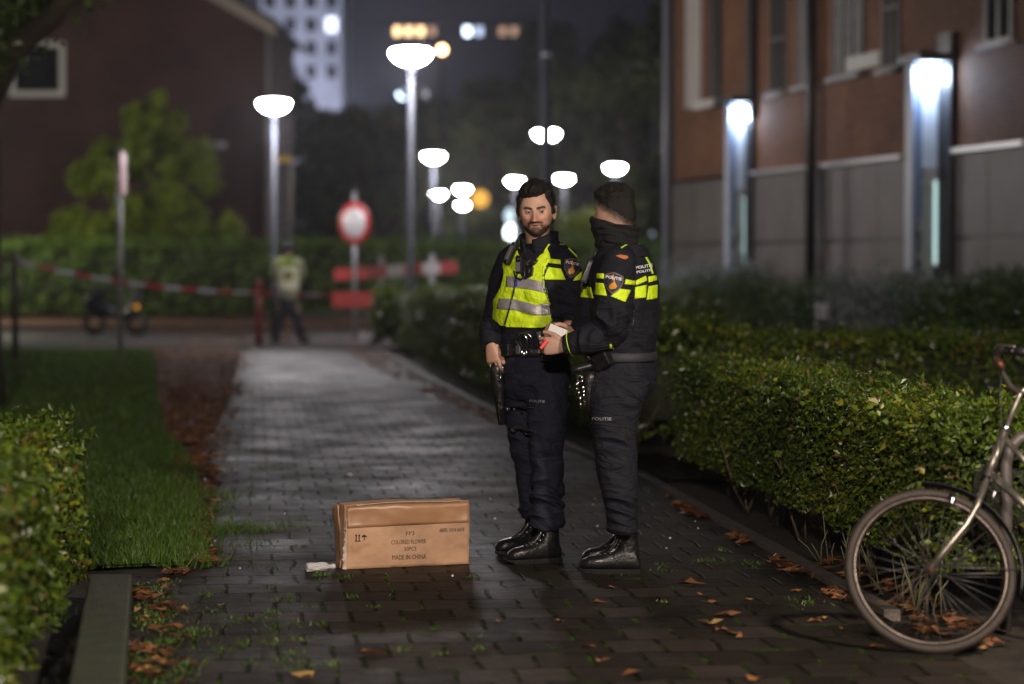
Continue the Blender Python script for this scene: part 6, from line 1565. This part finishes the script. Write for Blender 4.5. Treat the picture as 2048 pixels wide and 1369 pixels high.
# folded-over flap band across the top of the front
flap = sheet('taped_flap', lambda u, v: BXp(.004 + u*(Lb - .004), warp(u, .66 + v*.34) - .0135 + .003*u + (.012 if v > .96 else 0), (.202 + .006*u) + v*(topz(u) + .001 - .202 - .006*u)), 40, 8, CARD2, .003)
sheet('top_side', lambda u, v: BXp(u*Lb, .004 + v*dep, topz(u) + .004 - .012*math.sin(math.pi*v)*(.4 + u*.6) + .004*noise.noise(Vector((u*6, v*6, 0)))), 24, 8, CARD)
sheet('back_side', lambda u, v: BXp(u*Lb, dep, .002 + v*(topz(u) - .004)), 10, 6, CARD)
sheet('right_end', lambda u, v: BXp(Lb - .002, u*dep, .002 + v*(topz(1) - .004)), 6, 6, CARD)
# left end: open flaps, crushed and torn
sheet('end_flap', lambda u, v: BXp(.0 - .010*math.sin(math.pi*min(1, v*1.1))*u - .006*u, .006 + u*.06, .002 + v*(zt_ + .008)), 6, 16, CARD)
sheet('end_flap', lambda u, v: BXp(-.014 + .008*math.sin(v*5) - .006*u, .05 + u*.08, .002 + v*(zt_ + .004)), 6, 12, CARD)
def torn(u, v):
    e = .010*noise.noise(Vector((v*23, 5, 0))) + .006*noise.noise(Vector((v*60, 1, 2)))
    return BXp(-.002 - u*(.010 + .006*math.sin(v*4 + 1) + e) , -.004 - .012*(1-u), .002 + v*(zt_*.80 + .01*math.sin(u*9)))
sheet('torn_edge', torn, 4, 40, CARDW, .002)
sheet('torn_edge', lambda u, v: BXp(.05 + u*(Lb - .1), -.011 + .018*v, topz(u) + .006 + .0016*v - (.03*max(0, noise.noise(Vector((u*14, 2, 0))) - .18))*0), 60, 1, CARDW, .0015)
bb = bvh_of([front, flap])
def stamp(t, px, py, w, h_, bold=.0): lettering('stamped_lettering', t, px, py, w, h_, bb, INK, front, -.035, .0045, D0=11.2, bold=bold)
stamp('FP3', 820, 1067, 17, 8); stamp('COLORED FLOWER', 817, 1084, 70, 9); stamp('50PCS', 820, 1098, 24, 8); stamp('MADE IN CHINA', 818, 1114, 68, 9.5)
stamp('ARP2 1014 6018', 903, 1060, 50, 7.5)
for k in (0, 1):   # two upright arrows over a bar, and the umbrella
    x = 712 + k*6; patch('stamped_mark', [(x - 1, 1082), (x - 1, 1072), (x - 2.4, 1072.5), (x, 1068), (x + 2.4, 1072.5), (x + 1, 1072), (x + 1, 1082)], bb, INK, front, .0045, 3)
patch('stamped_mark', [(709, 1082), (721, 1082), (721, 1083.4), (709, 1083.4)], bb, INK, front, .0045, 3)
patch('stamped_mark', [(723, 1075), (724, 1071.5), (728, 1069.6), (732, 1071.5), (733.5, 1075), (729, 1074), (728.8, 1081), (726.5, 1081), (727.5, 1079.5), (727.4, 1074)], bb, INK, front, .0045, 3)

# crumpled clear plastic bottle beside the box
bt_ = MB(); p0, p1 = G(611, 1135, .022), G(668, 1133, .020); ax = (p1 - p0).normalized(); Lq = (p1 - p0).length; up_ = ZUP; sd = ax.cross(up_)
prof = [(0, .006), (.004, .022), (.02, .024), (.05, .021), (.075, .024), (.10, .020), (.115, .011), (.122, .010), (.138, .010)]
rr = []
for t, r_ in prof:
    rr.append([p0 + ax*(t/.138*Lq) + sd*(r_*(1 + .25*math.sin(k*2.2 + t*90))*math.cos(R(k*20))) + up_*(.85*r_*(1 + .18*math.sin(k*3 + t*60))*math.sin(R(k*20))) for k in range(18)])
bt_.rings(rr); o = empty('plastic_bottle', (p0.x, p0.y, 0), 'crumpled clear plastic bottle lying left of the cardboard box', 'bottle')
bt_.sm = [False]*len(bt_.f)
bt_.build('bottle_body', mat('crumpled_plastic', (.55, .53, .55), .16, coat=.6), o)
MB().tube([p1 - ax*.012, p1 + ax*.004], .0125, 12).build('bottle_cap', mat('cap_white', (.6, .6, .62), .4), o)
# litter
def scrap(label, px, py, w, m, seed, cat='litter', name='paper_scrap', grp=None):
    c = G(px, py); rg_ = random.Random(seed); n = 7; b = MB()
    pts = [(c.x + math.cos(2*math.pi*k/n)*w*.5*rg_.uniform(.6, 1), c.y + math.sin(2*math.pi*k/n)*w*.5*rg_.uniform(.6, 1), .004 + rg_.uniform(0, w*.22)) for k in range(n)]
    b.add([(c.x, c.y, .012 + w*.12)] + pts, [(0, k+1, (k+1) % n + 1) for k in range(n)]); o = b.build(name, m); return tag(o, label, cat, grp)
PW = mat('litter_white', (.62, .56, .56), .5)
scrap('small white scrap of paper on the paving above the box', 697, 953, .075, PW, 1)
scrap('pale leaf shaped scrap at the grassy left edge of the path', 440, 942, .09, mat('litter_tan', (.5, .34, .22), .5), 2)
scrap('shiny scrap lying between the boots and the right kerb', 1366, 1030, .06, PW, 3)
scrap('white scrap on the side path right of the masked officer\'s legs', 1300, 985, .04, PW, 4)
scrap('white crumpled scrap on the grass beside the left hedge', 192, 930, .08, mat('litter_grey', (.5, .52, .55), .4), 5)
for i, (px, py) in enumerate(((1186, 1012), (1195, 1055), (1340, 1079), (1390, 1046), (1396, 1060), (980, 1001), (990, 1040), (1190, 1000), (430, 1085), (423, 1094), (388, 1108), (480, 1140), (1333, 1100), (570, 1030), (602, 1015), (905, 1155), (1115, 1010), (455, 1050))):
    scrap('tiny pale grit speck on the paving', px, py, .016, PW, 20 + i, 'litter', 'litter_speck', 'tiny pale specks on the paving')

# ================================================================== bicycle leaning at the right
Lean = R(23); hub_c = G(1871, 1309); hub_c.z = 0
up_b = Vector((0, math.sin(Lean), math.cos(Lean))); ax_b = Vector((-1, .06, 0)).normalized(); nb = ax_b.cross(up_b).normalized()
if nb.y > 0: nb = -nb                    # nb points towards the camera
RW = .325
def BK(px, py, off=0.0):                 # picture position -> point in the bicycle's own plane
    d = ray(px, py); q = (hub_c + nb*off - CAMP).dot(nb) / d.dot(nb); return CAMP + d*q
bike = empty('bicycle', (hub_c.x, hub_c.y, 0), 'old city bicycle with a bare steel frame leaning by the right hedge', 'bicycle')
MB_AX = Matrix((ax_b, up_b, nb)).transposed()
def wheel(c, name='front_wheel', spokes=36):
    rim = mat('rim_steel', (.10, .08, .07), .32, .85, nscale=30, namt=.3); tyre = mat('tyre_worn', (.026, .017, .013), .6, nscale=20, namt=.3, bump=.3, bscale=160)
    t = MB(); N_ = 96; rr = []
    for k in range(N_):
        a = 2*math.pi*k/N_; rd_ = ax_b*math.cos(a) + up_b*math.sin(a); rr.append([c + rd_*(RW - .019 + .019*math.cos(q)) + nb*(.018*math.sin(q)) for q in [2*math.pi*j/14 for j in range(14)]])
    t.rings(rr, cap=False, closed=True); w = t.build(name, tyre, bike)
    t = MB(); rr = []
    for k in range(N_):
        a = 2*math.pi*k/N_; rd_ = ax_b*math.cos(a) + up_b*math.sin(a); rr.append([c + rd_*x + nb*y for x, y in ((RW - .034, .015), (RW - .043, .013), (RW - .050, .006), (RW - .050, -.006), (RW - .043, -.013), (RW - .034, -.015))])
    t.rings(rr, cap=False, closed=True); t.build('rim', rim, w)
    hb_ = MB(); hb_.tube([c - nb*.045, c - nb*.028, c + nb*.028, c + nb*.045], [.010, .020, .020, .010], 14); hb_.tube([c - nb*.060, c + nb*.060], .006, 8); hb_.build('hub', mat('hub_metal', (.25, .16, .12), .4, .8), w)
    spm = mat('spoke_metal', (.14, .13, .12), .5, .8)
    for k in range(spokes):
        a = 2*math.pi*(k + .5)/spokes; s_ = 1 if k % 2 else -1; tg_ = a + (R(62) if (k//2) % 2 else R(-62)); q0 = c + (ax_b*math.cos(tg_) + up_b*math.sin(tg_))*.018 + nb*s_*.028; q1 = c + (ax_b*math.cos(a) + up_b*math.sin(a))*(RW - .048)
        MB().tube([q0, q1], .0011, 5).build('spoke', spm, w)
    return w
hubc = hub_c + up_b*RW
wheel(hubc)
FRM = mat('frame_steel', (.26, .235, .20), .32, .75, nscale=14, namt=.4, roughvar=.1); BLK = mat('mudguard_black', (.012, .012, .014), .3)
ht0, ht1 = BK(1972, 962), BK(2010, 862)              # head tube bottom and top
hd = (ht1 - ht0).normalized()
for s_ in (-1, 1):
    MB().tube([ht0 + nb*s_*.022 - hd*.0, BK(1952, 1018) + nb*s_*.034, BK(1930, 1056) + nb*s_*.042, BK(1900, 1092) + nb*s_*.048, hubc + nb*s_*.052], [.014, .0135, .012, .010, .008], 10).build('fork_blade', FRM, bike)
MB().tube([ht0 - nb*.034 - hd*.004, ht0 + nb*.034 - hd*.004], .016, 10).build('fork_crown', mat('chrome', ()), bike)
MB().tube([ht0, ht1], .0185, 14).build('head_tube', FRM, bike)
MB().tube([ht1 - hd*.004, ht1 + hd*.016, ht1 + hd*.022], [.024, .025, .018], 14).build('headset', mat('chrome', ()), bike); MB().tube([ht0 - hd*.006, ht0 + hd*.014], .025, 14).build('headset', mat('chrome', ()), bike)
stt = BK(2041, 786); MB().tube([ht1, stt - (stt - ht1)*.06, stt], [.0115, .0115, .013], 12).build('stem', FRM, bike)
OLDM = mat('bar_steel', (.30, .27, .26), .3, .85)
MB().tube([stt, BK(2020, 772, .03), BK(2004, 745, .07), BK(1996, 722, .10), BK(1993, 706, .14), BK(2003, 700, .18), BK(2030, 703, .24)], .0115, 12).build('handlebar', OLDM, bike)
MB().tube([stt, BK(2062, 770, -.04), BK(2072, 740, -.14), BK(2075, 718, -.22), BK(2090, 714, -.30)], .0115, 12).build('handlebar', OLDM, bike)
MB().tube([BK(2012, 702, .20), BK(2056, 704, .28)], [.016, .017], 12).build('grip', BLACKP, bike)
MB().tube([BK(1991, 712, .12), BK(2001, 728, .13), BK(2008, 738, .13)], [.006, .018, .008], 10).build('bell', mat('rusty_bell', (.34, .14, .09), .4, .6), bike)
MB().tube([BK(1986, 704, .14), BK(1998, 690, .17), BK(2030, 694, .24)], .005, 8).build('brake_lever', OLDM, bike)
# frame tubes go on to the rear wheel beyond the picture
bb_c = hubc - ax_b*.60 - up_b*.05; seat_t = bb_c - ax_b*.20 + up_b*.52; rear = hubc - ax_b*1.06
dt0 = BK(1979, 945); dt1 = BK(2048, 1008); tt0 = BK(2012, 880); tt1 = BK(2048, 920)
MB().tube([dt0, dt1, dt1 + (dt1 - dt0)*1.2, bb_c], .0165, 12).build('down_tube', FRM, bike)
MB().tube([tt0, tt1, tt1 + (tt1 - tt0)*2.0, seat_t - up_b*.28 + ax_b*.03], .0125, 12).build('top_tube', FRM, bike)
MB().tube([bb_c, seat_t], .015, 12).build('seat_tube', FRM, bike)
for s_ in (-1, 1): MB().tube([bb_c + nb*s_*.03, rear + nb*s_*.055], .009, 8).build('chain_stay', FRM, bike); MB().tube([seat_t - up_b*.08, rear + nb*s_*.055], .008, 8).build('seat_stay', FRM, bike)
MB().tube([seat_t, seat_t + (seat_t - bb_c).normalized()*.14], .012, 10).build('seat_post', mat('chrome', ()), bike)
sc_ = seat_t + (seat_t - bb_c).normalized()*.16
MB().rings([[sc_ + ax_b*x + nb*(w_*math.cos(q)) + up_b*(.02*math.sin(q) + z) for q in [2*math.pi*k/14 for k in range(14)]] for x, w_, z in ((-.13, .03, .02), (-.11, .09, .02), (-.05, .10, .01), (.03, .05, .0), (.10, .025, .005), (.14, .012, .0))]).build('saddle', BLACKP, bike)
wheel(rear, 'rear_wheel')
# mudguards
def mudguard(c, a0, a1, name):
    rr = []; m = MB(); n = 30
    for k in range(n + 1):
        a = a0 + (a1 - a0)*k/n; rd_ = ax_b*math.cos(a) + up_b*math.sin(a); rr.append([c + rd_*(RW + .016 + .010*math.cos(q)) + nb*(.029*math.sin(q)) for q in [R(-80 + 20*j) for j in range(9)]])
    vs = [p for r_ in rr for p in r_]; fs = [(i*9+j, i*9+j+1, (i+1)*9+j+1, (i+1)*9+j) for i in range(n) for j in range(8)]; m.add(vs, fs, 0, True)
    o = m.build(name, BLK, bike); s = o.modifiers.new('t', 'SOLIDIFY'); s.thickness = .0015; return o
mg = mudguard(hubc, R(88), R(196), 'mudguard'); mudguard(rear, R(40), R(200), 'mudguard')
a_ = R(196); rd_ = ax_b*math.cos(a_) + up_b*math.sin(a_)
for s_ in (-1, 1): MB().tube([hubc + nb*s_*.055, hubc + (ax_b*math.cos(R(180)) + up_b*math.sin(R(180)))*(RW + .014) + nb*s_*.024], .0022, 6).build('mudguard_stay', mat('spoke_metal', ()), mg)
# calliper brake and bottle dynamo lamp at the crown
dyn = BK(1904, 1000, .035); MB().tube([dyn + up_b*.026, dyn + up_b*.014, dyn - up_b*.020, dyn - up_b*.026], [.007, .014, .014, .008], 14).build('dynamo', mat('chrome', ()), bike)
MB().tube([dyn - up_b*.02, BK(1915, 1018, .03), BK(1926, 1022, .03)], .006, 8).build('dynamo_bracket', BLACKP, bike)
MB().tube([BK(1978, 975, .03), BK(1990, 985, .035), BK(1984, 1004, .03)], .005, 8).build('brake_calliper', mat('chrome', ()), bike)
MB().tube([BK(2005, 720, .13), BK(2000, 790, .10), BK(2004, 860, .05), BK(1992, 960, .04)], .0025, 6).build('brake_cable', BLACKP, bike)
# grey steel hoop of the cycle rack behind it
RK = mat('rack_steel', (.115, .10, .095), .5, .3, nscale=6, namt=.2); Dk = hub_c.y + .62
rk = empty('cycle_rack', (W(2012, 1200, Dk).x, Dk, 0), 'thick grey steel hoop of a cycle rack behind the bicycle', 'cycle rack')
q = [W(2013, 1210, Dk)]; q[0].z = 0; q = [Vector((W(2013, 1000, Dk).x, Dk, 0)), W(2013, 1000, Dk), W(2012, 930, Dk), W(2020, 895, Dk), W(2040, 876, Dk), W(2075, 868, Dk), W(2150, 868, Dk), W(2190, 885, Dk), W(2205, 930, Dk)]
q.append(Vector((q[-1].x, Dk, 0))); MB().tube(q, .024, 14).build('hoop', RK, rk)
# ================================================================== damp night air
hm = bpy.data.materials.new('haze'); hm.use_nodes = True; nt = hm.node_tree
for n_ in list(nt.nodes):
    if n_.type == 'BSDF_PRINCIPLED': nt.nodes.remove(n_)
v = nt.nodes.new('ShaderNodeVolumePrincipled'); v.inputs['Color'].default_value = (.86, .86, .93, 1); v.inputs['Density'].default_value = 0.00045; v.inputs['Anisotropy'].default_value = 0.82
nt.links.new(v.outputs[0], nt.nodes['Material Output'].inputs['Volume'])
o = MB().box((-290, -25, -1.2), (290, 400, 45)).build('haze', hm); tag(o, 'thin damp haze filling the night air', 'haze', kind='stuff')
